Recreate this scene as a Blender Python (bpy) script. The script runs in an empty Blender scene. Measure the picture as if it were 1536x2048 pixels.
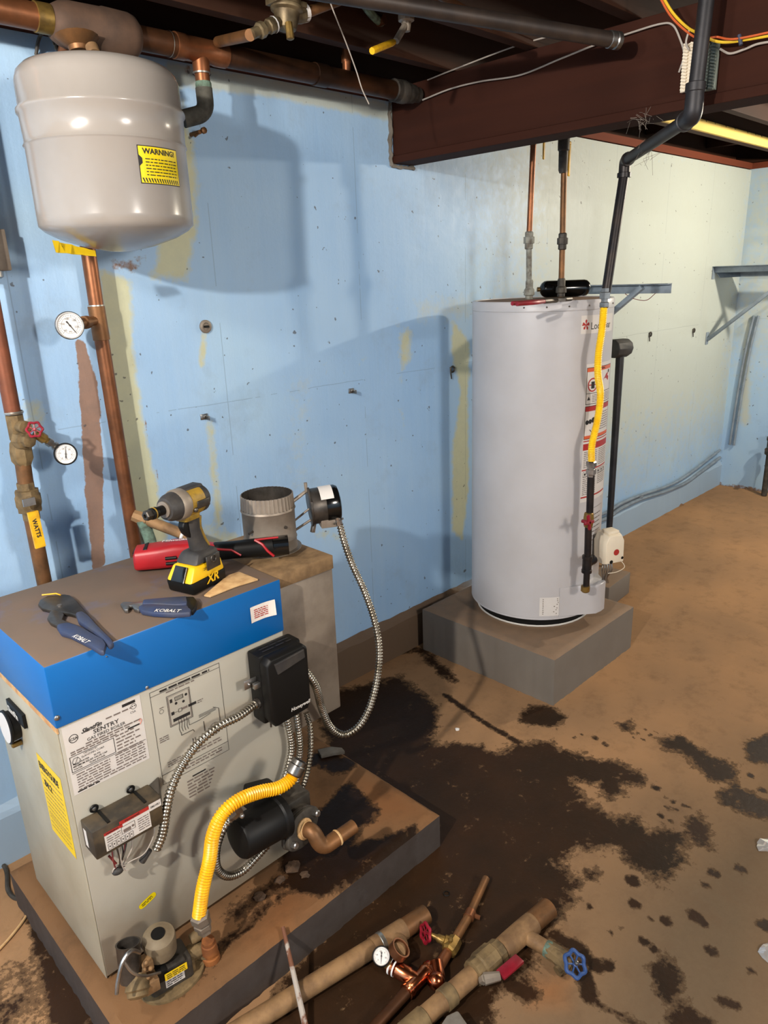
import bpy, bmesh, math, random
import numpy as np
from mathutils import Vector, Matrix
random.seed(7); rng = np.random.default_rng(7)
S = bpy.context.scene; COL = S.collection
# ------------------------------------------------------------ camera
FPX = 1454.87; YAW, PIT, ROL = [math.radians(a) for a in (44.134, -17.918, -2.111)]
CAM = Vector((0, 0, 1.6))
fw = Vector((math.sin(YAW)*math.cos(PIT), math.cos(YAW)*math.cos(PIT), math.sin(PIT)))
rt0 = Vector((math.cos(YAW), -math.sin(YAW), 0)); up0 = rt0.cross(fw)
rt = rt0*math.cos(ROL) + up0*math.sin(ROL); up = -rt0*math.sin(ROL) + up0*math.cos(ROL)
cd = bpy.data.cameras.new('camera'); cam = bpy.data.objects.new('camera', cd); COL.objects.link(cam)
cam.matrix_world = Matrix(((rt.x, up.x, -fw.x, CAM.x), (rt.y, up.y, -fw.y, CAM.y), (rt.z, up.z, -fw.z, CAM.z), (0, 0, 0, 1)))
cd.sensor_fit = 'VERTICAL'; cd.sensor_height = 32; cd.lens = FPX/2048*32; cd.clip_start = .02
S.camera = cam
# a point of the photograph (1536x2048) on a plane of the room
def ray(px, py): return rt*((px-768)/FPX) - up*((py-1024)/FPX) + fw
def az(px, py, z): d = ray(px, py); return CAM + d*((z-CAM.z)/d.z)
def ay(px, py, y): d = ray(px, py); return CAM + d*((y-CAM.y)/d.y)
def ax(px, py, x): d = ray(px, py); return CAM + d*((x-CAM.x)/d.x)
def dp(px, py, P): return CAM + ray(px, py)*((Vector(P)-CAM).dot(fw))
# ------------------------------------------------------------ light
W = bpy.data.worlds.new('world'); S.world = W; W.use_nodes = True
W.node_tree.nodes['Background'].inputs[0].default_value = (.9, .95, 1, 1)
W.node_tree.nodes['Background'].inputs[1].default_value = .02
def lamp(name, loc, power, col, rad):
    l = bpy.data.lights.new(name, 'POINT'); l.energy = power; l.color = col; l.shadow_soft_size = rad
    o = bpy.data.objects.new(name, l); COL.objects.link(o); o.location = loc; return o
L1 = lamp('bulb_light_right', (4.65, .58, 2.1), 72, (1, .88, .70), .035)
L2 = lamp('bulb_light_left', (-.95, .52, 2.15), 128, (1, .93, .84), .03)
L4 = lamp('added_light_left_wall', (-.36, 1.12, 2.19), 27, (1, .93, .84), .07)  # extra lamp added to shape the tank's soft shadow on the wall
L3 = lamp('fill_light_behind_camera', (1.1, -1.9, 2.1), 118, (1, .92, .82), .22)  # added soft fill from behind the camera, not a known bulb
S.view_settings.view_transform = 'Standard'; S.view_settings.look = 'None'
S.view_settings.gamma = 1; S.view_settings.use_curve_mapping = False; S.view_settings.exposure = 0.95
# ------------------------------------------------------------ materials
def lin(c): return tuple(((x/255+.055)/1.055)**2.4 if x > 10 else x/255/12.92 for x in c)
class N:
    def __init__(s, name):
        s.m = bpy.data.materials.new(name); s.m.use_nodes = True; s.t = s.m.node_tree; s.n = s.t.nodes
        s.b = s.n['Principled BSDF']
    def new(s, typ, **k):
        nd = s.n.new(typ)
        for a, v in k.items(): setattr(nd, a, v)
        return nd
    def link(s, a, b): s.t.links.new(a, b)
    def coord(s): return s.new('ShaderNodeTexCoord').outputs['Object']
    def noise(s, scale, detail=4, rough=.6, vec=None, dist=0):
        n = s.new('ShaderNodeTexNoise'); n.inputs['Scale'].default_value = scale
        n.inputs['Detail'].default_value = detail; n.inputs['Roughness'].default_value = rough; n.inputs['Distortion'].default_value = dist
        s.link(vec or s.coord(), n.inputs['Vector']); return n.outputs['Fac']
    def ramp(s, fac, stops):
        r = s.new('ShaderNodeValToRGB'); e = r.color_ramp.elements
        while len(e) < len(stops): e.new(.5)
        for i, (p, c) in enumerate(stops):
            e[i].position = p; e[i].color = (*c, 1) if len(c) == 3 else c
        s.link(fac, r.inputs['Fac']); return r.outputs['Color']
    def mix(s, fac, a, b, typ='MIX'):
        m = s.new('ShaderNodeMix', data_type='RGBA', blend_type=typ)
        for i, v in ((0, fac), (6, a), (7, b)):
            if hasattr(v, 'links') or hasattr(v, 'is_output'): s.link(v, m.inputs[i])
            elif i == 0: m.inputs[0].default_value = v
            else: m.inputs[i].default_value = (*v, 1)
        return m.outputs[2]
    def math(s, op, a, b=0.0, clamp=False):
        m = s.new('ShaderNodeMath', operation=op, use_clamp=clamp)
        for i, v in ((0, a), (1, b)):
            if hasattr(v, 'is_output'): s.link(v, m.inputs[i])
            else: m.inputs[i].default_value = v
        return m.outputs[0]
    def bump(s, h, strength=.3, dist=.002):
        b = s.new('ShaderNodeBump'); b.inputs['Strength'].default_value = strength; b.inputs['Distance'].default_value = dist
        s.link(h, b.inputs['Height']); s.link(b.outputs[0], s.b.inputs['Normal'])
    def attr(s, name):
        a = s.new('ShaderNodeVertexColor', layer_name=name); sp = s.new('ShaderNodeSeparateColor')
        s.link(a.outputs['Color'], sp.inputs[0]); return sp.outputs
    def map(s, scale):
        m = s.new('ShaderNodeMapping'); m.inputs['Scale'].default_value = scale; s.link(s.coord(), m.inputs[0]); return m.outputs[0]
    def set(s, col=None, rough=None, metal=None, **k):
        if col is not None:
            if hasattr(col, 'is_output'): s.link(col, s.b.inputs['Base Color'])
            else: s.b.inputs['Base Color'].default_value = (*col, 1)
        for nm, v in (('Roughness', rough), ('Metallic', metal)):
            if v is None: continue
            if hasattr(v, 'is_output'): s.link(v, s.b.inputs[nm])
            else: s.b.inputs[nm].default_value = v
        for a, v in k.items(): s.b.inputs[a.replace('_', ' ')].default_value = v
        return s.m
def simple(name, c, rough=.5, metal=0, c2=None, scale=12, bump=0, amt=(.4, .65), detail=5):
    n = N(name); a = lin(c)
    if c2:
        f = n.ramp(n.noise(scale, detail), [(amt[0], (0, 0, 0)), (amt[1], (1, 1, 1))])
        col = n.mix(f, a, lin(c2))
    else:
        col = n.mix(n.math('MULTIPLY', n.noise(30, 3), .25), a, tuple(x*.6 for x in a))
    if bump: n.bump(n.noise(160, 3), bump, .001)
    return n.set(col, rough, metal)
def plain(name, c, rough=.6, metal=0):
    n = N(name); return n.set(lin(c), rough, metal)
M = {}
M['copper'] = simple('copper', (150, 94, 60), .4, .7, (90, 58, 38), 9, 0, (.35, .7))
M['copper_dull'] = simple('dull_copper', (140, 96, 58), .5, .55, (92, 66, 42), 14, .1, (.35, .7))
M['copper_bright'] = simple('bright_copper', (225, 140, 95), .22, 1, (170, 90, 60), 20)
M['copper_dark'] = simple('dark_header_copper', (96, 60, 36), .45, .6, (52, 34, 22), 6, .1, (.3, .65))
M['copper_dusty'] = simple('dusty_copper', (150, 116, 78), .7, .25, (112, 84, 56), 18, .15)
M['solder'] = simple('solder', (190, 185, 175), .35, .9)
M['brass'] = simple('brass', (150, 120, 62), .42, .7, (105, 82, 48), 25, .15)
M['brass_dusty'] = simple('dusty_brass', (128, 106, 72), .7, .3, (88, 72, 48), 30, .2)
M['oxide_grey'] = simple('grey_oxide', (140, 140, 130), .8, .1, (96, 88, 78), 40, .3)
M['crumb'] = simple('crumb', (84, 62, 44), .95, 0, (60, 44, 32), 30, .3)
M['oxide'] = simple('green_oxide', (110, 135, 118), .8, .1, (70, 78, 66), 40, .3)
M['cast'] = simple('dark_cast_metal', (84, 78, 70), .6, .5, (50, 46, 42), 20, .2)
M['iron'] = simple('black_iron', (34, 31, 33), .42, .5, (52, 44, 40), 15, .15)
M['iron_upper'] = simple('grey_black_iron', (52, 50, 52), .5, .4, (38, 36, 38), 10, .15)
M['steel'] = simple('bare_steel', (170, 168, 165), .32, .95, (120, 116, 110), 14)
M['steel_dark'] = simple('dark_steel', (96, 90, 84), .42, .8, (60, 56, 52), 16)
M['galv'] = simple('galvanised_sheet', (146, 134, 120), .5, .35, (118, 106, 94), 7)
M['galv_dust'] = simple('dusty_galvanised_sheet', (140, 112, 78), .8, .2, (112, 88, 60), 26, .2)
M['flex'] = simple('armoured_flex', (176, 170, 158), .3, .95, (120, 112, 98), 30)
M['yellow_flex'] = simple('yellow_coating', (240, 180, 12), .35, 0, (225, 160, 10), 30)
M['yellow_flex2'] = simple('yellow_coating_bright', (250, 205, 30), .4, 0, (240, 185, 20), 30)
M['tank'] = simple('grey_enamel', (146, 139, 132), .2, .0, (138, 131, 124), 3)
M['heater'] = simple('heater_enamel', (186, 183, 184), .4, 0, (176, 172, 172), 2)
M['heater'] .node_tree.nodes['Principled BSDF'].inputs['Roughness'].default_value = .38
M['dust'] = simple('brown_dust', (138, 104, 76), .9, 0, (108, 82, 60), 20, .3)
M['black'] = simple('black_plastic', (14, 13, 12), .5); M['black'].node_tree.nodes['Principled BSDF'].inputs['Specular IOR Level'].default_value = .25
M['black_gloss'] = simple('black_gloss', (12, 12, 12), .15)
M['rubber'] = simple('grey_black_rubber', (42, 40, 40), .6, 0, (58, 54, 50), 30, .2)
M['white'] = plain('white_print', (225, 220, 212), .5)
M['sticker'] = simple('white_sticker', (212, 206, 200), .5)
M['ink'] = plain('black_ink', (30, 27, 27), .6)
M['ink_soft'] = plain('grey_ink', (112, 100, 94), .6)
M['red_ink'] = plain('red_ink', (165, 40, 36), .5)
M['orange_ink'] = plain('orange_ink', (205, 90, 50), .5)
M['sticker_yellow'] = simple('yellow_sticker', (232, 205, 0), .45)
M['guide_yellow'] = simple('yellow_guide_sticker', (232, 195, 20), .5)
M['red_wheel'] = simple('red_painted_iron', (150, 26, 44), .35, .1, (120, 20, 34), 20)
M['red_tool'] = simple('red_plastic', (165, 26, 34), .42)
M['blue_wheel'] = simple('blue_painted_iron', (50, 78, 130), .4, .1)
M['dial'] = simple('dial_face', (222, 216, 210), .4)
M['yellow_tool'] = simple('yellow_plastic', (240, 190, 20), .4)
M['mustard'] = simple('dusty_yellow_plastic', (170, 134, 40), .5, 0, (120, 96, 40), 40)
M['navy'] = simple('navy_grip', (44, 56, 88), .55, 0, (58, 62, 78), 20)
M['handle_yellow'] = simple('yellow_vinyl', (232, 178, 14), .5, 0, (190, 140, 20), 30)
M['paper'] = simple('paper', (225, 215, 205), .7)
M['pale_wood'] = simple('pale_wood', (205, 168, 118), .7, 0, (180, 140, 92), 40)
M['concrete'] = simple('grey_concrete', (118, 112, 104), .85, 0, (96, 88, 78), 12, .4)
M['cream_plastic'] = simple('cream_plastic', (228, 214, 190), .5)
M['wire_white'] = plain('white_wire', (170, 160, 150), .6)
M['wire_orange'] = plain('orange_wire', (200, 90, 40), .6)
M['wire_yellow'] = plain('yellow_wire', (225, 185, 40), .6)
M['wire_red'] = plain('red_wire', (120, 40, 40), .6)
M['bracket_blue'] = simple('blue_painted_steel', (132, 146, 158), .5, .1, (112, 124, 136), 15)
M['teflon'] = simple('thread_tape', (230, 225, 220), .6)
M['cobweb'] = plain('cobweb', (130, 120, 110), .9)
# boiler enamel: cool blue-grey cream with brown grime near the base
def mk_boiler():
    n = N('boiler_enamel'); base = n.mix(n.noise(3, 3), lin((176, 171, 158)), lin((162, 157, 144)))
    sep = n.new('ShaderNodeSeparateXYZ'); n.link(n.coord(), sep.inputs[0])
    g = n.math('SUBTRACT', .16, sep.outputs[2]); g = n.math('MULTIPLY', n.math('ADD', g, n.math('MULTIPLY', n.noise(14, 5), .14)), 5, True)
    col = n.mix(n.math('MULTIPLY', g, .6), base, lin((120, 98, 70)))
    n.bump(n.noise(90, 2), .05, .001); return n.set(col, .42)
M['boiler'] = mk_boiler()
M['boiler_side'] = simple('boiler_side_enamel', (168, 161, 142), .45, 0, (152, 143, 122), 5)
def mk_cap():
    n = N('blue_cap_enamel'); geo = n.new('ShaderNodeNewGeometry'); sep = n.new('ShaderNodeSeparateXYZ'); n.link(geo.outputs['Normal'], sep.inputs[0])
    blue = n.mix(n.noise(4, 2), lin((0, 98, 168)), lin((0, 88, 156)))
    d = n.ramp(n.noise(5, 6, .65), [(.28, (0, 0, 0)), (.46, (1, 1, 1))])
    dcol = n.mix(n.noise(9, 5), lin((112, 88, 68)), lin((92, 80, 66)))
    # dust settles on the upward face only
    f = n.math('MULTIPLY', n.math('GREATER_THAN', sep.outputs[2], .7), n.math('ADD', n.math('MULTIPLY', d, .3), .68))
    n.bump(n.noise(120, 3), .06, .001)
    return n.set(n.mix(f, blue, dcol), n.math('ADD', n.math('MULTIPLY', f, .5), .32))
M['cap'] = mk_cap()
# ------------------------------------------------------------ mesh builder
class MB:
    def __init__(s): s.v = []; s.f = []; s.mi = []; s.m = 0; s.off = None
    def add(s, vs, fs):
        b = len(s.v); s.v += [Vector(v) for v in vs]; s.f += [tuple(i+b for i in f) for f in fs]; s.mi += [s.m]*len(fs); return s
    def mat(s, i): s.m = i; return s
    def box(s, c, size, R=None):
        c = Vector(c); h = Vector(size)/2
        vs = [Vector((x*h.x, y*h.y, z*h.z)) for z in (-1, 1) for y in (-1, 1) for x in (-1, 1)]
        if R is not None: vs = [R @ v for v in vs]
        return s.add([c+v for v in vs], [(0, 2, 3, 1), (4, 5, 7, 6), (0, 1, 5, 4), (2, 6, 7, 3), (0, 4, 6, 2), (1, 3, 7, 5)])
    def bb(s, a, b):
        a = Vector(a); b = Vector(b); return s.box((a+b)/2, [abs(x) for x in (b-a)])
    @staticmethod
    def basis(d):
        d = Vector(d).normalized(); u = d.cross(Vector((0, 0, 1)))
        if u.length < 1e-3: u = Vector((1, 0, 0))
        u.normalize(); return d, u, d.cross(u)
    def lathe(s, o, d, prof, seg=24, caps=True):
        o = Vector(o); d, u, w = s.basis(d); vs = []; fs = []
        for h, r in prof:
            for i in range(seg):
                t = 2*math.pi*i/seg; vs.append(o+d*h+(u*math.cos(t)+w*math.sin(t))*r)
        n = len(prof)
        for k in range(n-1):
            for i in range(seg):
                j = (i+1) % seg; fs.append((k*seg+i, k*seg+j, (k+1)*seg+j, (k+1)*seg+i))
        if caps: fs.append(tuple(range(seg))[::-1]); fs.append(tuple(range((n-1)*seg, n*seg)))
        return s.add(vs, fs)
    def cyl(s, a, b, r, r2=None, seg=20, caps=True):
        a = Vector(a); b = Vector(b); return s.lathe(a, b-a, [(0, r), ((b-a).length, r if r2 is None else r2)], seg, caps)
    def tube(s, pts, r, seg=12, rad=None, caps=True):
        pts = [Vector(p) for p in pts]; n = len(pts); vs = []; fs = []
        T = [(pts[min(i+1, n-1)]-pts[max(i-1, 0)]).normalized() for i in range(n)]
        d, u, w = s.basis(T[0])
        for i in range(n):
            u = (u - T[i]*u.dot(T[i])).normalized(); w = T[i].cross(u); rr = rad[i] if rad else r
            for k in range(seg):
                t = 2*math.pi*k/seg; vs.append(pts[i]+(u*math.cos(t)+w*math.sin(t))*rr)
        for k in range(n-1):
            for i in range(seg):
                j = (i+1) % seg; fs.append((k*seg+i, k*seg+j, (k+1)*seg+j, (k+1)*seg+i))
        if caps: fs.append(tuple(range(seg))[::-1]); fs.append(tuple(range((n-1)*seg, n*seg)))
        return s.add(vs, fs)
    def ribbed(s, pts, r, pitch=.006, amp=.0012, seg=12):
        P = resample(spline(pts), pitch/4); rad = [r-amp*(.5-.5*math.cos(2*math.pi*i/4)) for i in range(len(P))]
        return s.tube(P, r, seg, rad)
    def sphere(s, c, r, seg=16, sc=(1, 1, 1)):
        c = Vector(c); n = seg//2; vs = []; fs = []
        for i in range(n+1):
            p = math.pi*i/n
            for j in range(seg):
                t = 2*math.pi*j/seg; vs.append(c+Vector((r*sc[0]*math.sin(p)*math.cos(t), r*sc[1]*math.sin(p)*math.sin(t), r*sc[2]*math.cos(p))))
        for i in range(n):
            for j in range(seg):
                k = (j+1) % seg; fs.append((i*seg+j, (i+1)*seg+j, (i+1)*seg+k, i*seg+k))
        return s.add(vs, fs)
    def torus(s, c, d, R, r, seg=28, rs=8, wob=0, nw=6):
        d, u, w = s.basis(d); pts = []
        for i in range(seg):
            t = 2*math.pi*i/seg; q = R+wob*math.cos(nw*t); pts.append((Vector(c)+(u*math.cos(t)+w*math.sin(t))*q, u*math.cos(t)+w*math.sin(t)))
        vs = []; fs = []
        for p, e in pts:
            for k in range(rs):
                a = 2*math.pi*k/rs; vs.append(p+e*r*math.cos(a)+d*r*math.sin(a))
        for i in range(seg):
            for k in range(rs):
                fs.append((i*rs+k, ((i+1) % seg)*rs+k, ((i+1) % seg)*rs+(k+1) % rs, i*rs+(k+1) % rs))
        return s.add(vs, fs)
    def prism(s, poly, depth, inset=0):
        """poly: 3-D points of a planar outline, depth: vector"""
        n = len(poly); P = [Vector(p) for p in poly]; D = Vector(depth); c = sum(P, Vector())/n
        if inset:
            r0 = P; r1 = [p+D*.75 for p in P]; r2 = [p+D+(c-p).normalized()*inset for p in P]; rings = [r0, r1, r2]
        else: rings = [P, [p+D for p in P]]
        vs = [p for r in rings for p in r]; fs = []
        for k in range(len(rings)-1):
            for i in range(n):
                j = (i+1) % n; fs.append((k*n+i, k*n+j, (k+1)*n+j, (k+1)*n+i))
        fs.append(tuple(range(n))[::-1]); fs.append(tuple(range((len(rings)-1)*n, len(rings)*n)))
        return s.add(vs, fs)
    # flat print in a frame F(u, v, w)
    def rect(s, F, u0, v0, u1, v1, w=.0008, nu=1):
        vs = []; fs = []
        for i in range(nu+1):
            u = u0+(u1-u0)*i/nu; vs += [F(u, v0, w), F(u, v1, w)]
        for i in range(nu): fs.append((2*i, 2*i+2, 2*i+3, 2*i+1))
        return s.add(vs, fs)
    def frame(s, F, u0, v0, u1, v1, t, w=.0009, nu=1):
        for a in ((u0, v0, u1, v0+t), (u0, v1-t, u1, v1), (u0, v0, u0+t, v1), (u1-t, v0, u1, v1)): s.rect(F, *a, w=w, nu=nu if a[2]-a[0] > t*2 else 1)
        return s
    def disc(s, F, u, v, r, w=.0009, seg=20, r2=0):
        vs = []; 
        for i in range(seg): t = 2*math.pi*i/seg; vs.append(F(u+r*math.cos(t), v+r*math.sin(t), w))
        if not r2: return s.add(vs, [tuple(range(seg))])
        for i in range(seg): t = 2*math.pi*i/seg; vs.append(F(u+r2*math.cos(t), v+r2*math.sin(t), w))
        return s.add(vs, [(i, (i+1) % seg, seg+(i+1) % seg, seg+i) for i in range(seg)])
    def text(s, F, txt, u, v, size, w=.0011, bold=0, shear=0, align='LEFT', sx=1, rot=0):
        cu = bpy.data.curves.new('t', 'FONT'); cu.body = txt; cu.size = size; cu.offset = bold*size; cu.shear = shear; cu.align_x = align; cu.resolution_u = 2
        ob = bpy.data.objects.new('t', cu); me = bpy.data.meshes.new_from_object(ob)
        c, sn = math.cos(rot), math.sin(rot)
        vs = [F(u+(p.co.x*sx)*c-p.co.y*sn, v+(p.co.x*sx)*sn+p.co.y*c, w) for p in me.vertices]
        s.add(vs, [tuple(p.vertices) for p in me.polygons])
        bpy.data.objects.remove(ob); bpy.data.curves.remove(cu); bpy.data.meshes.remove(me); return s
    def greek(s, F, u0, v, u1, h, w=.001, gap=.25, nu=1):
        """a row of print too small to read"""
        u = u0
        while u < u1:
            l = min(random.uniform(2, 7)*h, u1-u); s.rect(F, u, v, u+l, v+h, w=w); u += l+h*random.uniform(.5, 1.1)+gap*h
        return s
    def build(s, name, mats, parent=None, smooth=True, bevel=0, ang=35, label=None, seg=2):
        if not isinstance(mats, (list, tuple)): mats = [mats]
        o = Vector((0, 0, 0)); p = parent
        while p is not None: o += Vector(p.location); p = p.parent
        me = bpy.data.meshes.new(name); me.from_pydata([tuple(v-o) for v in s.v], [], s.f)
        for m in mats: me.materials.append(M[m] if isinstance(m, str) else m)
        me.polygons.foreach_set('material_index', s.mi)
        if bevel:
            bm = bmesh.new(); bm.from_mesh(me); bmesh.ops.remove_doubles(bm, verts=bm.verts, dist=1e-6)
            es = [e for e in bm.edges if len(e.link_faces) == 2 and e.calc_face_angle(0) > math.radians(40)]
            bmesh.ops.bevel(bm, geom=es, offset=bevel, segments=seg, affect='EDGES', clamp_overlap=True, profile=.5); bm.to_mesh(me); bm.free()
        me.update()
        if smooth:
            me.shade_smooth(); me.set_sharp_from_angle(angle=math.radians(ang))
        ob = bpy.data.objects.new(name, me); COL.objects.link(ob)
        if parent is not None: ob.parent = parent
        if label: ob['label'] = label
        return ob
def spline(pts, n=14):
    P = [Vector(p) for p in pts]; P = [P[0]*2-P[1]]+P+[P[-1]*2-P[-2]]; out = []
    for i in range(1, len(P)-2):
        for k in range(n):
            t = k/n; a, b, c, d = P[i-1], P[i], P[i+1], P[i+2]
            out.append(.5*((2*b)+(c-a)*t+(2*a-5*b+4*c-d)*t*t+(3*b-a-3*c+d)*t**3))
    out.append(P[-2]); return out
def resample(P, step):
    out = [P[0]]; acc = 0
    for a, b in zip(P, P[1:]):
        L = (b-a).length
        if L < 1e-9: continue
        t = step-acc
        while t <= L: out.append(a.lerp(b, t/L)); t += step
        acc = (acc+L) % step
    return out
def bend(pts, r=.03, n=6):
    """polyline with rounded corners"""
    P = [Vector(p) for p in pts]; out = [P[0]]
    for i in range(1, len(P)-1):
        a, b, c = P[i-1], P[i], P[i+1]; rr = min(r, (a-b).length*.48, (c-b).length*.48)
        p = b+(a-b).normalized()*rr; q = b+(c-b).normalized()*rr
        for k in range(n+1): t = k/n; out.append(p*(1-t)**2+b*2*t*(1-t)+q*t*t)
    out.append(P[-1]); return out
def tag(o, label, cat, group=None):
    o['label'] = label; o['category'] = cat
    if group: o['group'] = group
    return o
def thing(name, loc, label, cat, group=None):
    o = bpy.data.objects.new(name, None); COL.objects.link(o); o.location = loc; o.empty_display_size = .05
    return tag(o, label, cat, group)
def structure(o): o['kind'] = 'structure'; return o
def plane(o, u, v):
    o = Vector(o); u = Vector(u).normalized(); v = Vector(v).normalized(); n = u.cross(v)
    return lambda a, b, w=0: o+u*a+v*b+n*w
def cylF(cx, cy, r, a0, z0=0):
    """print wrapped on an upright cylinder; u runs counter-clockwise seen from above"""
    return lambda u, v, w=0: Vector((cx+(r+w)*math.cos(a0+u/r), cy+(r+w)*math.sin(a0+u/r), z0+v))
def pw(P, shape):
    """soft mask of 2-D points; shape = ('poly'|'line', pts, width, soft)"""
    kind, pts, wd, soft = shape; Q = np.array(pts, float); d = np.full(len(P), 1e9)
    segs = list(zip(Q, np.roll(Q, -1, 0))) if kind == 'poly' else list(zip(Q[:-1], Q[1:])) if len(Q) > 1 else [(Q[0], Q[0]+1e-6)]
    for a, b in segs:
        ab = b-a; t = np.clip(((P-a)@ab)/max(ab@ab, 1e-12), 0, 1); d = np.minimum(d, np.linalg.norm(P-(a+t[:, None]*ab), axis=1))
    if kind == 'poly':
        ins = np.zeros(len(P), bool); x, y = P[:, 0], P[:, 1]
        for (x1, y1), (x2, y2) in segs:
            c = ((y1 > y) != (y2 > y)) & (x < (x2-x1)*(y-y1)/((y2-y1) if abs(y2-y1) > 1e-12 else 1e-12)+x1); ins ^= c
        d = np.where(ins, -d, d)
    return np.clip(.5-(d-wd)/soft/2, 0, 1)
def grid(name, F, u0, u1, v0, v1, du, masks, mat):
    """masks: {attr: [[shapes R],[shapes G],[shapes B]]} in (u,v)"""
    nu = int((u1-u0)/du)+1; nv = int((v1-v0)/du)+1
    U = np.linspace(u0, u1, nu); V = np.linspace(v0, v1, nv); uu, vv = np.meshgrid(U, V); P = np.stack([uu.ravel(), vv.ravel()], 1)
    co = [F(a, b) for a, b in P]; idx = np.arange(nu*nv).reshape(nv, nu)
    q = np.stack([idx[:-1, :-1], idx[:-1, 1:], idx[1:, 1:], idx[1:, :-1]], -1).reshape(-1, 4)
    me = bpy.data.meshes.new(name); me.from_pydata(co, [], q.tolist()); me.materials.append(mat)
    for an, chans in masks.items():
        A = np.zeros((len(P), 4)); A[:, 3] = 1
        for c, shapes in enumerate(chans):
            for sh in shapes:
                k = sh[4] if len(sh) > 4 else 1; A[:, c] = np.maximum(A[:, c], k*pw(P, sh[:4]))
        at = me.color_attributes.new(an, 'FLOAT_COLOR', 'POINT'); at.data.foreach_set('color', A.ravel())
    o = bpy.data.objects.new(name, me); COL.objects.link(o); return o
# ------------------------------------------------------------ structure: floor, walls, ceiling
WY = 2.05; XR = 5.55; XL = -2.2; YF = -3.4; ZT = 2.2
def wp(*pts): return [(p.x, p.z) for p in (ay(a, b, WY) for a, b in pts)]
def fp(*pts): return [(p.x, p.y) for p in (az(a, b, 0) for a, b in pts)]
def mk_wall():
    n = N('painted_concrete'); r, g, b = n.attr('paint')[:3]
    sep = n.new('ShaderNodeSeparateXYZ'); n.link(n.coord(), sep.inputs[0]); X, Z = sep.outputs[0], sep.outputs[2]
    nz = n.noise(26, 6, .7); big = n.noise(1.3, 3)
    base = n.ramp(big, [(.35, lin((138, 175, 213))), (.55, lin((150, 184, 217))), (.72, lin((163, 194, 216)))])
    streak = n.noise(1, 5, .6, n.map((34, 34, 1.6)))
    base = n.mix(n.math('MULTIPLY', streak, .22), base, lin((190, 205, 212)))
    grime = n.ramp(n.noise(5, 7, .7), [(.55, (0, 0, 0)), (.75, (1, 1, 1))])
    base = n.mix(n.math('MULTIPLY', grime, .3), base, lin((130, 140, 150)))
    def edge(m, k=7): return n.math('ADD', n.math('MULTIPLY', n.math('SUBTRACT', n.math('ADD', m, n.math('MULTIPLY', n.math('SUBTRACT', nz, .5), .9)), .5), k), .5, True)
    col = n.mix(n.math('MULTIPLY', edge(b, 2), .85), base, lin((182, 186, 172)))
    col = n.mix(n.math('MULTIPLY', edge(r, 3), .85), col, n.mix(nz, lin((205, 200, 150)), lin((178, 176, 140))))
    col = n.mix(n.math('MULTIPLY', edge(g, 7), .92), col, n.mix(nz, lin((152, 112, 82)), lin((112, 84, 62))))
    # chips and specks, the cold joint at 1.23 m and the plywood form seams
    sp = n.ramp(n.noise(38, 2, .5), [(.715, (0, 0, 0)), (.73, (1, 1, 1))]); col = n.mix(n.math('MULTIPLY', sp, .75), col, lin((70, 66, 66)))
    crack = n.math('LESS_THAN', n.math('ABSOLUTE', n.math('ADD', n.math('SUBTRACT', Z, 1.236), n.math('MULTIPLY', n.noise(5, 5), .012))), .0013)
    seam = n.math('LESS_THAN', n.math('ABSOLUTE', n.math('SUBTRACT', n.math('MODULO', n.math('ADD', X, 10.59 + .002), .61), .3)), .0016)
    ln = n.math('MULTIPLY', n.math('MAXIMUM', crack, seam), n.math('MULTIPLY', n.math('GREATER_THAN', n.noise(6, 3), .45), .3))
    col = n.mix(ln, col, lin((95, 105, 118)))
    h = n.math('ADD', n.math('MULTIPLY', n.noise(70, 4), .35), n.math('ADD', n.math('MULTIPLY', streak, .4), n.math('MULTIPLY', n.noise(3, 3), 1.5)))
    n.bump(n.math('SUBTRACT', h, n.math('MULTIPLY', ln, 1.2)), .5, .004)
    return n.set(col, n.math('ADD', n.math('MULTIPLY', nz, .25), .38))
M['wall'] = mk_wall()
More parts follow.
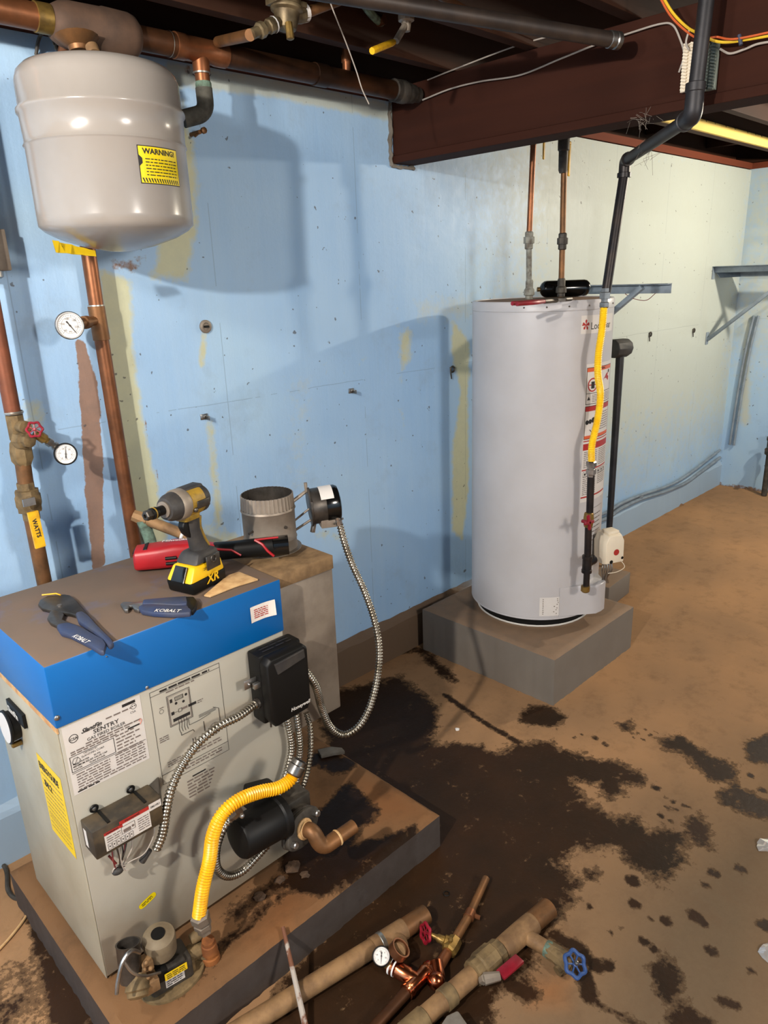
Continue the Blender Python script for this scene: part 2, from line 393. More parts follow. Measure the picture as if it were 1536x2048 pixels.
def mk_floor(pad=False):
    n = N('pad_concrete' if pad else 'dirty_concrete_floor'); wet, ora, gry = n.attr('dirt')[:3]
    nz = n.noise(16, 7, .68, dist=.3); fine = n.noise(60, 5, .7); big = n.noise(2.2, 4)
    dry = n.mix(n.ramp(big, [(.35, (0, 0, 0)), (.65, (1, 1, 1))]), lin((160, 122, 86)), lin((142, 110, 80)))
    dry = n.mix(n.math('MULTIPLY', gry, .85), dry, n.mix(fine, lin((98, 84, 66)), lin((80, 69, 54))))
    dry = n.mix(n.math('MULTIPLY', ora, .8), dry, lin((160, 98, 48)))
    dry = n.mix(n.math('MULTIPLY', n.ramp(n.noise(9, 8, .72), [(.5, (0, 0, 0)), (.7, (1, 1, 1))]), .45), dry, lin((98, 76, 56)))
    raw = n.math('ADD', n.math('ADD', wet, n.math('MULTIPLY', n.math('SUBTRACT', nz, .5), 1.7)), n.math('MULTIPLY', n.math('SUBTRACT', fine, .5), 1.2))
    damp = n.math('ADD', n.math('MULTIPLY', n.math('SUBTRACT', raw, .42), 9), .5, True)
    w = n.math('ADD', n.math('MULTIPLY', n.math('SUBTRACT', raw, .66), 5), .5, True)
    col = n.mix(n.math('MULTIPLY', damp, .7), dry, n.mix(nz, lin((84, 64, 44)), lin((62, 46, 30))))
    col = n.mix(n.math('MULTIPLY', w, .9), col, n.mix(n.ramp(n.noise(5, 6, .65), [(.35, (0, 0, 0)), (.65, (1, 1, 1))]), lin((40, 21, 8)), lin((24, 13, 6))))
    rough = n.math('SUBTRACT', .82, n.math('MULTIPLY', w, n.math('ADD', n.math('MULTIPLY', fine, -.3), .5)))
    n.b.inputs['Specular IOR Level'].default_value = .16
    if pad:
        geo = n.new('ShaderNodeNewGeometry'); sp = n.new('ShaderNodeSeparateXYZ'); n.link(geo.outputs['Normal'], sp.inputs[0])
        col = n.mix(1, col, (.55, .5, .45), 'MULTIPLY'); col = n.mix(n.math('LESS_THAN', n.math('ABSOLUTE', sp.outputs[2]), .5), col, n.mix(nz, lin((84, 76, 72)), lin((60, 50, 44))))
    n.bump(n.math('ADD', n.math('MULTIPLY', fine, .5), n.math('MULTIPLY', big, 1.5)), .45, .004)
    return n.set(col, rough)
M['floor'] = mk_floor(); M['padm'] = mk_floor(True)
def mk_wood(name, a, b, s=(1.5, 22, 22), rough=.75):
    n = N(name); f = n.noise(1, 6, .65, n.map(s), .4); col = n.mix(f, lin(a), lin(b)); k = n.noise(3, 3)
    col = n.mix(n.math('MULTIPLY', k, .35), col, tuple(x*.55 for x in lin(a))); n.bump(f, .3, .003); n.b.inputs['Specular IOR Level'].default_value = .2; return n.set(col, rough)
M['joist'] = mk_wood('stained_joist', (66, 38, 24), (42, 25, 16)); M['beam'] = mk_wood('dark_stained_beam', (64, 30, 17), (40, 18, 10), (22, 1.5, 22), .85)
M['deck'] = mk_wood('subfloor_board', (48, 30, 20), (32, 20, 14), (22, 1.5, 22)); M['sill'] = mk_wood('red_brown_sill', (120, 60, 38), (88, 44, 30))
M['lamplit_strip'] = mk_wood('pale_yellow_lamplight', (240, 215, 130), (220, 185, 95))  # yellow of the lamplit joist face, put into the colour
# walls
wr = [ # cream and yellow old paint
 ('poly', wp((196, 535), (262, 560), (268, 700), (290, 860), (322, 1000), (335, 1090), (262, 1090), (238, 900), (215, 700)), 0, .02, .9),
 ('poly', wp((352, 150), (392, 290), (398, 470), (376, 560), (300, 560), (330, 400)), 0, .03, .8),
 ('line', wp((408, 670), (404, 730)), .012, .012, .8), ('line', wp((420, 850), (430, 960), (440, 1050)), .018, .02, .7),
 ('poly', wp((398, 1040), (520, 1070), (520, 1110), (400, 1110)), .0, .03, .6), ('poly', wp((620, 1050), (690, 1060), (690, 1090), (620, 1080)), 0, .03, .5),
 ('poly', wp((905, 640), (940, 690), (935, 800), (938, 960), (925, 1080), (905, 1060), (905, 900), (922, 780), (902, 700)), 0, .03, 1),
 ('poly', wp((795, 660), (830, 650), (825, 720), (800, 760)), 0, .03, .6), ('poly', wp((35, 790), (100, 795), (95, 860), (40, 870)), 0, .04, .6),
 ('line', wp((790, 560), (800, 700), (805, 900)), .02, .05, .45), ('poly', wp((640, 690), (760, 680), (760, 760), (620, 780)), 0, .06, .25)]
wg = [ # brown stains, bare damp concrete
 ('poly', wp((150, 678), (170, 684), (195, 770), (205, 900), (210, 1130), (186, 1145), (168, 950), (160, 800)), 0, .008, 1),
 ('poly', wp((200, 512), (322, 498), (290, 545), (258, 565), (215, 545)), 0, .05, .62), ('line', wp((246, 560), (262, 700), (298, 880), (328, 1000)), .003, .008, .75),
 ('poly', [(-1, -.2), (2.35, -.2), (2.35, .15), (-1, .15)], 0, .02, .85), ('poly', wp((395, 130), (355, 110), (372, 175)), 0, .02, .6),
 ('line', wp((1405, 335), (1406, 352)), .012, .03, .55), ('line', wp((1370, 620), (1368, 650)), .01, .01, .5), ('line', wp((640, 860), (642, 900)), .01, .03, .3)]
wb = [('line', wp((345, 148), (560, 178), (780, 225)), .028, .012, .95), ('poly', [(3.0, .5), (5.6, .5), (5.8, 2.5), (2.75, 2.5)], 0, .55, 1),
 ('poly', wp((830, 600), (945, 590), (945, 640), (840, 640)), 0, .06, .6), ('poly', wp((560, 720), (640, 720), (640, 1000), (560, 1000)), 0, .12, .35)]
U = [XL-.01]+list(np.arange(0, XR+.02, .015)); V = [-.01]+list(np.arange(.005, ZT+.001, .015))
def gridUV(name, F, U, V, masks, mat):
    P = np.array([(a, b) for b in V for a in U]); nu, nv = len(U), len(V); idx = np.arange(nu*nv).reshape(nv, nu)
    q = np.stack([idx[:-1, :-1], idx[:-1, 1:], idx[1:, 1:], idx[1:, :-1]], -1).reshape(-1, 4)
    me = bpy.data.meshes.new(name); me.from_pydata([F(a, b) for a, b in P], [], q.tolist()); me.materials.append(mat)
    for an, chans in masks.items():
        A = np.zeros((len(P), 4)); A[:, 3] = 1
        for c, shapes in enumerate(chans):
            for sh in shapes: A[:, c] = np.maximum(A[:, c], (sh[4] if len(sh) > 4 else 1)*pw(P, sh[:4]))
        me.color_attributes.new(an, 'FLOAT_COLOR', 'POINT').data.foreach_set('color', A.ravel())
    o = bpy.data.objects.new(name, me); COL.objects.link(o); return o
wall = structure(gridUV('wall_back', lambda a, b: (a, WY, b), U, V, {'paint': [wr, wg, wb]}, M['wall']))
wall_r = structure(gridUV('wall_right', lambda a, b: (XR, a, b), [YF-.01]+list(np.arange(1.0, WY+.02, .02)), list(np.arange(-.01, ZT+.02, .03)),
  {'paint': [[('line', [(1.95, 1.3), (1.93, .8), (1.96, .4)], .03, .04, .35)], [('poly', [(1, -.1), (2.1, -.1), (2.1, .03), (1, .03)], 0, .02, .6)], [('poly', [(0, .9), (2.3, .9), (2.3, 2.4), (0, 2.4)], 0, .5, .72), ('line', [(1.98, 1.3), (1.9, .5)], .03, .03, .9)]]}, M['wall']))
for nm, a, b, c, d in (('wall_left', (XL, YF, 0), (XL, WY, 0), (XL, WY, ZT), (XL, YF, ZT)), ('wall_front', (XL, YF, 0), (XR, YF, 0), (XR, YF, ZT), (XL, YF, ZT))):
    mb = MB(); mb.add([a, b, c, d], [(0, 1, 2, 3)]); structure(mb.build(nm, 'wall', smooth=False))
# sloped concrete curb along the foot of the wall
mb = MB()
prof = [(WY, .19), (WY-.012, .168), (WY-.018, .155), (WY-.02, -.01)]
xs = list(np.arange(XL, XR, .05))+[XR]; rows = []
for x in xs: rows.append([(x, y+random.uniform(-.002, .002), z+random.uniform(-.003, .003)) for y, z in prof])
vs = [p for r in rows for p in r]; mb.add(vs, [(i*4+k, i*4+k+1, i*4+5+k, i*4+4+k) for i in range(len(rows)-1) for k in range(3)])
def xpos(n):
    s = n.new('ShaderNodeSeparateXYZ'); n.link(n.coord(), s.inputs[0]); return s.outputs[0]
M['curb'] = (lambda n: n.set(n.mix(n.math('ADD', n.math('MULTIPLY', n.math('SUBTRACT', n.math('ABSOLUTE', n.math('SUBTRACT', xpos(n), 1.7)), .9), 3), n.noise(7, 5), True), lin((96, 76, 58)), lin((150, 172, 192))), .6))(N('curb_paint'))
structure(mb.build('trim_1', 'curb', smooth=False))
# floor
wet = [  # wet patches, plus the boiler's cast shadow painted in to its right
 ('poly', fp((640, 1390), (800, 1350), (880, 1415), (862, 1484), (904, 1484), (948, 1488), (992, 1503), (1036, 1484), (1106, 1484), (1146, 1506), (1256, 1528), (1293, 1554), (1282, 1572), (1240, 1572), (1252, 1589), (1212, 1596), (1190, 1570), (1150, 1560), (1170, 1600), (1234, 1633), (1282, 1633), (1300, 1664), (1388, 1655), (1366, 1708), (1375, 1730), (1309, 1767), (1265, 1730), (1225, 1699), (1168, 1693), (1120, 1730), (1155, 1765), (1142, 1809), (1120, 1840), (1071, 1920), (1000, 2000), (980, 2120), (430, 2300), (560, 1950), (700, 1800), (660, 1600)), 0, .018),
 ('poly', fp((1030, 1440), (1060, 1410), (1110, 1412), (1132, 1435), (1118, 1455), (1060, 1452)), 0, .012), ('poly', fp((1313, 1478), (1360, 1468), (1420, 1510), (1475, 1530), (1470, 1560), (1435, 1570), (1400, 1545), (1380, 1515), (1330, 1500)), 0, .014),
 ('poly', fp((1440, 1580), (1470, 1565), (1515, 1590), (1550, 1615), (1550, 1640), (1480, 1625), (1440, 1610)), 0, .012), ('poly', fp((1486, 1500), (1500, 1480), (1560, 1460), (1560, 1530), (1500, 1525)), 0, .012),
 ('poly', fp((1232, 1447), (1262, 1440), (1268, 1468), (1248, 1465)), 0, .01), ('poly', fp((1360, 1650), (1401, 1624), (1428, 1677), (1437, 1708), (1395, 1690)), 0, .012),
 ('poly', fp((1290, 1930), (1340, 1912), (1368, 1950), (1362, 1995), (1330, 2010), (1308, 1975)), 0, .012), ('poly', fp((1325, 2020), (1380, 2000), (1440, 2060), (1330, 2080)), 0, .012),
 ('line', fp((1150, 1960), (1190, 2005), (1290, 2060)), .008, .012), ('line', fp((1110, 1870), (1160, 1900), (1195, 1935)), .02, .014), ('line', fp((1165, 1945), (1180, 1990)), .022, .012),
 ('line', fp((890, 1390), (960, 1440), (1036, 1484)), .012, .01), ('poly', fp((1160, 1740), (1200, 1725), (1205, 1760), (1180, 1765)), 0, .01, .8),
 ('poly', fp((60, 1830), (110, 1805), (165, 1880), (190, 1950), (185, 2080), (120, 2080)), .012, .02), ('poly', fp((-40, 1980), (60, 1930), (150, 1980), (120, 2020), (-40, 2100)), 0, .04, .75),
 ('line', fp((1440, 2000), (1470, 2010)), .012, .01), ('line', fp((1000, 1960), (1060, 1985)), .03, .03, .9), ('line', fp((700, 1300), (840, 1300), (905, 1360)), .03, .02, .85)]
for (a, b, r) in ((1147, 1473, .008), (1162, 1468, .006), (1190, 1475, .008), (1210, 1488, .01), (1275, 1465, .004), (1290, 1460, .004), (1300, 1470, .005), (1285, 1478, .004), (1310, 1462, .004), (1265, 1475, .004),
    (1310, 1575, .012), (1330, 1594, .008), (1345, 1602, .007), (1335, 1615, .01), (1352, 1620, .007), (1320, 1630, .009), (1365, 1610, .006), (1340, 1640, .007), (1376, 1613, .005),
    (1267, 1806, .016), (1300, 1838, .006), (1330, 1840, .016), (1390, 1832, .02), (1405, 1845, .012), (1285, 1880, .014), (1305, 1895, .012), (1262, 1760, .02), (1425, 1745, .018), (1410, 1770, .012), (1480, 1736, .014),
    (1420, 1900, .016), (1178, 1812, .008), (1240, 1855, .008), (1220, 1865, .006), (1455, 1500, .004), (1470, 1505, .004), (1180, 1930, .01), (1500, 1550, .012), (1525, 1580, .012), (1500, 1940, .01), (1216, 1930, .014), (1530, 1850, .02)):
    wet.append(('line', fp((a, b), (a+3, b+2)), r, .006))
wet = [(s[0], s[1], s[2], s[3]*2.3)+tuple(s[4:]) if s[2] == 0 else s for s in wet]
gry = [('poly', fp((1130, 1830), (1300, 1640), (1536, 1520), (1700, 1700), (1700, 2300), (900, 2300)), 0, .25)]
ora = [('poly', fp((700, 1900), (760, 1790), (860, 1760), (820, 1850)), 0, .06, .5), ('poly', fp((1060, 1960), (1140, 1950), (1130, 2010), (1060, 2010)), 0, .03, .5)]
FU = [XL-.01, -1]+list(np.arange(-.2, 3.2, .012))+list(np.arange(3.2, XR+.02, .03)); FV = [YF-.01, -1.5]+list(np.arange(.2, WY+.012, .012))
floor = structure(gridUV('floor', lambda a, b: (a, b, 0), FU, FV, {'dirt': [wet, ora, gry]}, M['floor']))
# ceiling: subfloor boards on joists
mb = MB(); mb.bb((XL, YF, 2.466), (XR, WY+.16, 2.5)); ceil = structure(mb.build('ceiling', 'deck', smooth=False))
me0 = None; x = XL
while x < XR-.05:
    if me0 is None:
        mb = MB(); mb.bb((x+.004, YF, 2.442), (x+.138, WY+.15, 2.4655)); b0 = mb.build('subfloor_board', 'deck', ceil, smooth=False); me0 = b0; x0 = x
    else:
        o = me0.copy(); COL.objects.link(o); o.location = (x-x0, 0, random.uniform(-.0015, 0))
    x += .142
JY = (1.78, 1.46, 1.13, .80, .47, .14, -.3, -.75, -1.2, -1.65, -2.1, -2.55, -3.0)
j0 = None
for y in JY:
    if j0 is None:
        mb = MB(); mb.bb((XL, y-.02, 2.238), (XR, y+.02, 2.4415)); j0 = mb.build('joist', 'joist', ceil, smooth=False, bevel=.002)
    else:
        o = j0.copy(); COL.objects.link(o); o.location = (0, y-JY[0], 0)
mb = MB()
for k in range(4): mb.bb((2.62+.406*k*2-.02, JY[0]+.021, 2.30), (2.62+.406*k*2+.02, WY+.1, 2.4415))
mb.build('blocking', 'joist', ceil, smooth=False)
mb = MB(); mb.bb((2.75, 1.742, 2.24), (XR-.02, 1.759, 2.292)); yb = mb.build('lamplit_strip', 'lamplit_strip', ceil, smooth=False, bevel=.001, label='pale yellow strip added as lamplight on the side of a joist')  # added strip; its yellow paints the bulb light on the joist face
mb = MB()
for k in range(16):
    xx = 3.5+k*.13+random.uniform(-.03, .03); p = Vector((xx, 1.74, 2.297)); mb.tube([p, p+Vector((-.004, -.012, -.012)), p+Vector((-.022, -.02, -.02))], .0016, 5)
o = mb.build('bent_nails', 'steel_dark', ceil); o['kind'] = 'stuff'
mb = MB(); mb.bb((XL, 2.046, 2.2), (2.085, 2.2, 2.237)); mb.bb((2.215, 2.046, 2.2), (XR, 2.2, 2.237)); structure(mb.build('trim_2', 'sill', smooth=False))
mb = MB(); mb.bb((XR-.004, YF, 2.2), (XR+.15, WY, 2.237)); structure(mb.build('trim_3', 'sill', smooth=False))
mb = MB(); mb.bb((XL, 2.16, 2.237), (XR, 2.2, 2.4415)); structure(mb.build('trim_4', 'joist', smooth=False))
mb = MB(); mb.bb((XR+.11, YF, 2.237), (XR+.15, WY+.16, 2.4415)); structure(mb.build('trim_5', 'joist', smooth=False))
mb = MB(); mb.bb((XL, YF-.02, 2.2), (XR, YF, 2.47)); mb.bb((XL-.02, YF, 2.2), (XL, WY+.16, 2.47)); structure(mb.build('trim_6', 'joist', smooth=False))
# beam: laminated planks on a bottom plate
beam = MB(); beam.bb((2.102, YF, 2.018), (2.148, WY-.001, 2.235)); bo = beam.build('ceiling_beam', 'beam', smooth=False, bevel=.002)
tag(bo, 'dark red-brown laminated wooden beam running from the wall under the joists', 'beam')
mb = MB(); mb.bb((2.152, YF, 2.018), (2.198, WY-.001, 2.235)); mb.build('plank', 'beam', bo, smooth=False, bevel=.002)
mb = MB(); mb.bb((2.094, YF, 1.992), (2.205, WY-.001, 2.017)); mb.build('bottom_plate', 'beam', bo, smooth=False, bevel=.002)
# mortar around the beam pocket
mb = MB(); pts = [(2.088+random.uniform(-.006, .006), WY-.004, z) for z in np.arange(1.985, 2.2, .012)]
mb.tube(pts, .007, 6, [random.uniform(.004, .01) for _ in pts]); pts = [(x, WY-.004, 1.984+random.uniform(-.004, .003)) for x in np.arange(2.09, 2.22, .012)]
mb.tube(pts, .007, 6, [random.uniform(.004, .009) for _ in pts]); mb.build('mortar_bead', 'concrete', wall)
# concrete pads
def slab(name, x0, x1, y0, y1, z, mat, wetshapes, label, bev=.012, rag=.004):
    nx = int((x1-x0)/.015)+1; ny = int((y1-y0)/.015)+1; X = np.linspace(x0, x1, nx); Y = np.linspace(y0, y1, ny)
    bm = bmesh.new(); G = []
    for b in Y:
        for a in X:
            e = min(a-x0, x1-a, b-y0, y1-b); dz = -bev*max(0, 1-e/.012)**2
            G.append(bm.verts.new((a, b, z+dz+random.uniform(-.0008, .0008))))
    for j in range(ny-1):
        for i in range(nx-1): bm.faces.new((G[j*nx+i], G[j*nx+i+1], G[(j+1)*nx+i+1], G[(j+1)*nx+i]))
    ring = [G[i] for i in range(nx)]+[G[j*nx+nx-1] for j in range(1, ny)]+[G[(ny-1)*nx+i] for i in range(nx-2, -1, -1)]+[G[j*nx] for j in range(ny-2, 0, -1)]
    lo = [bm.verts.new((v.co.x+random.uniform(-rag, rag), v.co.y+random.uniform(-rag, rag), 0)) for v in ring]
    for i in range(len(ring)): j = (i+1) % len(ring); bm.faces.new((ring[j], ring[i], lo[i], lo[j]))
    me = bpy.data.meshes.new(name); bm.to_mesh(me); bm.free(); me.shade_smooth(); me.set_sharp_from_angle(angle=math.radians(40)); me.materials.append(M[mat])
    P = np.array([(v.co.x, v.co.y) for v in me.vertices]); A = np.zeros((len(P), 4)); A[:, 3] = 1
    for c, ss in enumerate(wetshapes):
        for sh in ss: A[:, c] = np.maximum(A[:, c], (sh[4] if len(sh) > 4 else 1)*pw(P, sh[:4]))
    me.color_attributes.new('dirt', 'FLOAT_COLOR', 'POINT').data.foreach_set('color', A.ravel())
    o = bpy.data.objects.new(name, me); COL.objects.link(o); return tag(o, label, 'slab')
PZ = .12
def pp(*pts): return [(p.x, p.y) for p in (az(a, b, PZ) for a, b in pts)]
slab('boiler_pad', .35, 1.30, 1.155, 1.86, PZ, 'padm', [[('poly', pp((560, 1690), (700, 1560), (760, 1620), (700, 1690), (830, 1650), (860, 1690), (700, 1760), (640, 1800), (560, 1770)), 0, .02), ('line', pp((640, 1520), (690, 1530)), .04, .02), ('line', pp((430, 1900), (500, 1850), (560, 1790)), .012, .012, .9), ('line', pp((480, 1820), (560, 1770)), .03, .03, .9), ('line', pp((330, 1985), (420, 1930)), .02, .03, .7)], [('poly', pp((500, 1880), (560, 1760), (620, 1800), (560, 1880)), 0, .05, .5), ('poly', pp((720, 1560), (800, 1580), (850, 1630), (740, 1640)), 0, .04, .4)], []],
     'low brown stained concrete pad under the boiler', .012, .0018)
def mk_hpad():
    n = N('grey_painted_pad'); geo = n.new('ShaderNodeNewGeometry'); sep = n.new('ShaderNodeSeparateXYZ'); n.link(geo.outputs['Normal'], sep.inputs[0])
    paint = n.mix(n.noise(6, 5), lin((126, 118, 108)), lin((108, 98, 88))); dust = n.mix(n.noise(20, 5), lin((142, 110, 80)), lin((112, 90, 70)))
    f = n.math('MULTIPLY', n.math('GREATER_THAN', sep.outputs[2], .5), .85); n.bump(n.noise(50, 4), .2, .002); return n.set(n.mix(f, paint, dust), .7)
M['hpad'] = mk_hpad()
slab('heater_pad', 2.145, 2.765, 1.315, 1.99, .205, 'hpad', [[], [], []], 'grey painted concrete block pad under the water heater', .008, .002)
# ------------------------------------------------------------ water heater
HX, HY, HR, HZ = 2.51, 1.66, .27, .2065
h = thing('water_heater', (HX, HY, HZ), 'tall grey cylindrical gas water heater standing on a concrete pad', 'water heater')
MB().lathe((HX, HY, HZ+.028), (0, 0, 1), [(.014, HR-.006), (.016, HR), (.02, HR), (.022, HR-.002), (.024, HR), (1.224, HR), (1.226, HR-.0015), (1.228, HR+.001), (1.256, HR+.001), (1.262, HR-.003), (1.262, HR-.012), (1.256, HR-.014), (1.258, .05), (1.258, .001)], 72).build('jacket', 'heater', h)
MB().lathe((HX, HY, HZ), (0, 0, 1), [(.001, HR-.034), (.044, HR-.03)], 48).build('base_ring', 'black', h)
mb = MB(); mb.lathe((HX, HY, HZ), (0, 0, 1), [(0, HR-.026), (.004, HR-.024), (.006, HR-.03)], 48, False); mb.build('pan_rim', 'white', h)
mb = MB(); mb.lathe((HX, HY, HZ+1.2865), (0, 0, 1), [(0, HR-.016), (.001, HR-.02), (.0015, .01)], 48); mb.build('top_dust', 'dust', h)
HT = HZ+1.288
mb = MB()
for a in range(-160, -60, 17):
    t = math.radians(a); mb.sphere((HX+(HR+.001)*math.cos(t), HY+(HR+.001)*math.sin(t), HZ+1.27), .0035, 8)
mb.build('rivets', 'steel', h)['kind'] = 'stuff'
# stickers wrapped on the jacket
A0 = math.radians(-115.5); F = cylF(HX, HY, HR, A0)
mb = MB(); mb.rect(F, 0, 1.378, .20, 1.442, .0004, 16); mb.mat(1).text(F, 'Lochinvar', .043, 1.392, .036, .0009, sx=.9)
mb.mat(2)
for k in range(5): t = k*1.257+.3; mb.add([F(.021, 1.409, .0009), F(.021+.013*math.cos(t-.35), 1.409+.016*math.sin(t-.35), .0009), F(.021+.016*math.cos(t), 1.409+.02*math.sin(t), .0009), F(.021+.012*math.cos(t+.35), 1.409+.015*math.sin(t+.35), .0009)], [(0, 1, 2, 3)])
mb.rect(F, .004, 1.407, .036, 1.411, .001); mb.build('name_sticker', ['sticker', 'ink', 'red_ink'], h)
F = cylF(HX, HY, HR, math.radians(-108.5)); W2 = .185
mb = MB(); mb.rect(F, 0, .735, W2, 1.268, .0004, 16)
def panel(z0, z1, hd, mi, foot=False):
    mb.mat(1).frame(F, .003, z0, W2-.004, z1, .0022, .0009, 14); mb.mat(mi).rect(F, .005, z1-hd, W2-.006, z1-.002, .001, 14)
panel(1.118, 1.255, .016, 3); panel(.985, 1.112, .02, 2)
mb.mat(1).text(F, 'WARNING', .06, 1.243, .011, .0013, bold=.02); mb.text(F, 'DANGER', .06, 1.096, .013, .0013, bold=.02)
mb.mat(2).disc(F, .036, 1.19, .026, .001, 24, .021); mb.rect(F, .016, 1.188, .056, 1.192, .0012); mb.mat(1).rect(F, .028, 1.176, .046, 1.202, .001)
mb.mat(2).add([F(.085, 1.19, .001), F(.15, 1.196, .001), F(.155, 1.21, .001), F(.14, 1.214, .001), F(.148, 1.226, .001), F(.128, 1.222, .001), F(.118, 1.212, .001)], [(0, 1, 2, 3, 4, 5, 6)])
mb.mat(1).disc(F, .152, 1.23, .007, .0011, 10)
mb.rect(F, .005, 1.158, W2-.006, 1.16, .001, 12)
mb.add([F(.01, 1.134, .001), F(.026, 1.134, .001), F(.018, 1.148, .001)], [(0, 1, 2)])
for k in range(5): mb.mat(4).greek(F, .036, 1.126+k*.006, W2-.016, .0022)
mb.mat(1)
for (u, v, r) in ((.016, 1.05, .009), (.032, 1.052, .009), (.05, 1.056, .011), (.066, 1.062, .012), (.075, 1.074, .01), (.058, 1.02, .012), (.068, 1.014, .009)): mb.disc(F, u, v, r, .0011, 10)
mb.add([F(.03, 1.02, .001), F(.05, 1.002, .001), F(.052, 1.004, .001), F(.032, 1.022, .001)], [(0, 1, 2, 3)])
for k in range(8): mb.mat(4).greek(F, .095, 1.014+k*.009, W2-.016, .003)
mb.mat(3).rect(F, .005, .987, W2-.006, .999, .001, 12)
mb.mat(2).rect(F, .002, .943, W2-.004, .968, .001, 12); mb.rect(F, .002, .976, W2-.004, .98, .001, 12)
mb.mat(1).add([F(.03, .948, .0012), F(.044, .948, .0012), F(.037, .962, .0012)], [(0, 1, 2)])
mb.mat(2).rect(F, .002, .862, W2-.004, .867, .001, 12); mb.rect(F, .002, .752, W2-.004, .758, .001, 12)
for k in range(9):
    mb.mat(4).greek(F, .008, .874+k*.0075, .085, .0028); mb.greek(F, .098, .874+k*.0075, W2-.01, .0028)
for k in range(10):
    mb.greek(F, .008, .765+k*.0078, .085, .0028)
    if k > 3: mb.greek(F, .098, .765+k*.0078, W2-.01, .0028)
mb.mat(1)
for k in range(6): mb.frame(F, .008+k*.029, .838, .03+k*.029, .858, .0012, .001); mb.rect(F, .014+k*.029, .843, .022+k*.029, .852, .001)
mb.build('instruction_sticker', ['sticker', 'ink', 'red_ink', 'orange_ink', 'ink_soft'], h, label='tall white sticker with red bands and warning pictures')
F = cylF(HX, HY, HR, math.radians(-93)); mb = MB()
for k in range(7): mb.greek(F, .0, .56+k*.018, .075, .004)
mb.frame(F, -.01, .54, .09, .7, .0015, .0008, 8); mb.build('lighting_diagram', 'ink_soft', h)
F = cylF(HX, HY, HR, math.radians(-141)); mb = MB(); mb.rect(F, 0, .268, .085, .35, .0004, 8)
for k in range(9): mb.mat(1).rect(F, .012, .276+k*.008, .07+random.uniform(-.01, .008), .2795+k*.008, .0008)
mb.build('torn_label', ['sticker', 'galv'], h, label='small torn silver label near the base')
# burner access door bulging out of the jacket foot
mb = MB(); pr = []
for a, e in ((-124, .002), (-118, .004), (-110, .012), (-100, .036), (-95, .052), (-89, .055), (-84, .055), (-80, .03), (-74, .006), (-68, .002)):
    t = math.radians(a); pr.append((a, e))
rows = []
for z, sh in ((.262, 1), (.268, 1.0), (.3, 1), (.375, 1), (.384, 1), (.388, .9)):
    rows.append([(HX+(HR+e*sh)*math.cos(math.radians(a)), HY+(HR+e*sh)*math.sin(math.radians(a)), z) for a, e in pr])
n = len(pr); vs = [p for r in rows for p in r]; mb.add(vs, [(k*n+i, k*n+i+1, (k+1)*n+i+1, (k+1)*n+i) for k in range(len(rows)-1) for i in range(n-1)])
back = [(HX+(HR-.01)*math.cos(math.radians(a)), HY+(HR-.01)*math.sin(math.radians(a)), z) for z in (.262, .388) for a, e in pr]; b = len(mb.v); mb.add(back, [])
for i in range(n-1):
    mb.f.append((i+1, i, b+i, b+i+1)); mb.mi.append(0); q = (len(rows)-1)*n; mb.f.append((q+i, q+i+1, b+n+i+1, b+n+i)); mb.mi.append(0)
mb.build('burner_door', 'heater', h, ang=50)
# thermostat gas valve on the front of the heater
vp = ay(1217, 1092, 1.335)
v = thing('gas_valve', (vp.x, vp.y, vp.z), 'cream gas control valve box with red mark on the water heater', 'valve')
T = Matrix.Rotation(math.radians(-24), 3, 'Z')
def vl(x, y, z): return vp + T @ Vector((x, y, z))
mb = MB(); mb.prism([vl(-.045, .03, -.062), vl(.045, .03, -.062), vl(.045, .03, .035), (vl(.03, .03, .062)), vl(-.035, .03, .062), vl(-.05, .03, .03)], T @ Vector((0, -.075, 0)), .006); mb.build('housing', 'cream_plastic', v, bevel=.003)
mb = MB(); G = plane(vl(-.0, -.045, 0), T @ Vector((1, 0, 0)), Vector((0, 0, 1))); mb.disc(G, .004, -.012, .013, .0012, 16); mb.mat(1).disc(G, -.018, -.05, .008, .0014, 12); mb.disc(G, .034, -.04, .006, .0014, 12); mb.build('knob_marks', ['red_ink', 'black'], v)
mb = MB(); mb.box(vl(-.0, -.006, .066), (.052, .05, .014), T); mb.build('dial_cap', 'cream_plastic', v, bevel=.005, label='raised square dial on top')
mb = MB(); mb.box(vl(-.03, .036, -.0), (.036, .018, .09), T); mb.build('valve_body', 'steel_dark', v, bevel=.004)
mb = MB()
for k in range(5): mb.tube(spline([vl(-.02+.008*k, 0, -.06), vl(-.03+.012*k, -.008, -.1), vl(-.012+.006*k, .01, -.14), vl(-.01+.008*k, .015, -.17)]), .0026 if k < 4 else .004, 6)
mb.build('burner_tubes', 'steel', v)
mb = MB(); mb.tube(spline([vl(.035, -.04, -.055), vl(.045, -.05, -.08), vl(.02, -.04, -.1), vl(-.01, -.02, -.11)]), .0014, 5); mb.build('wire', 'cream_plastic', v)
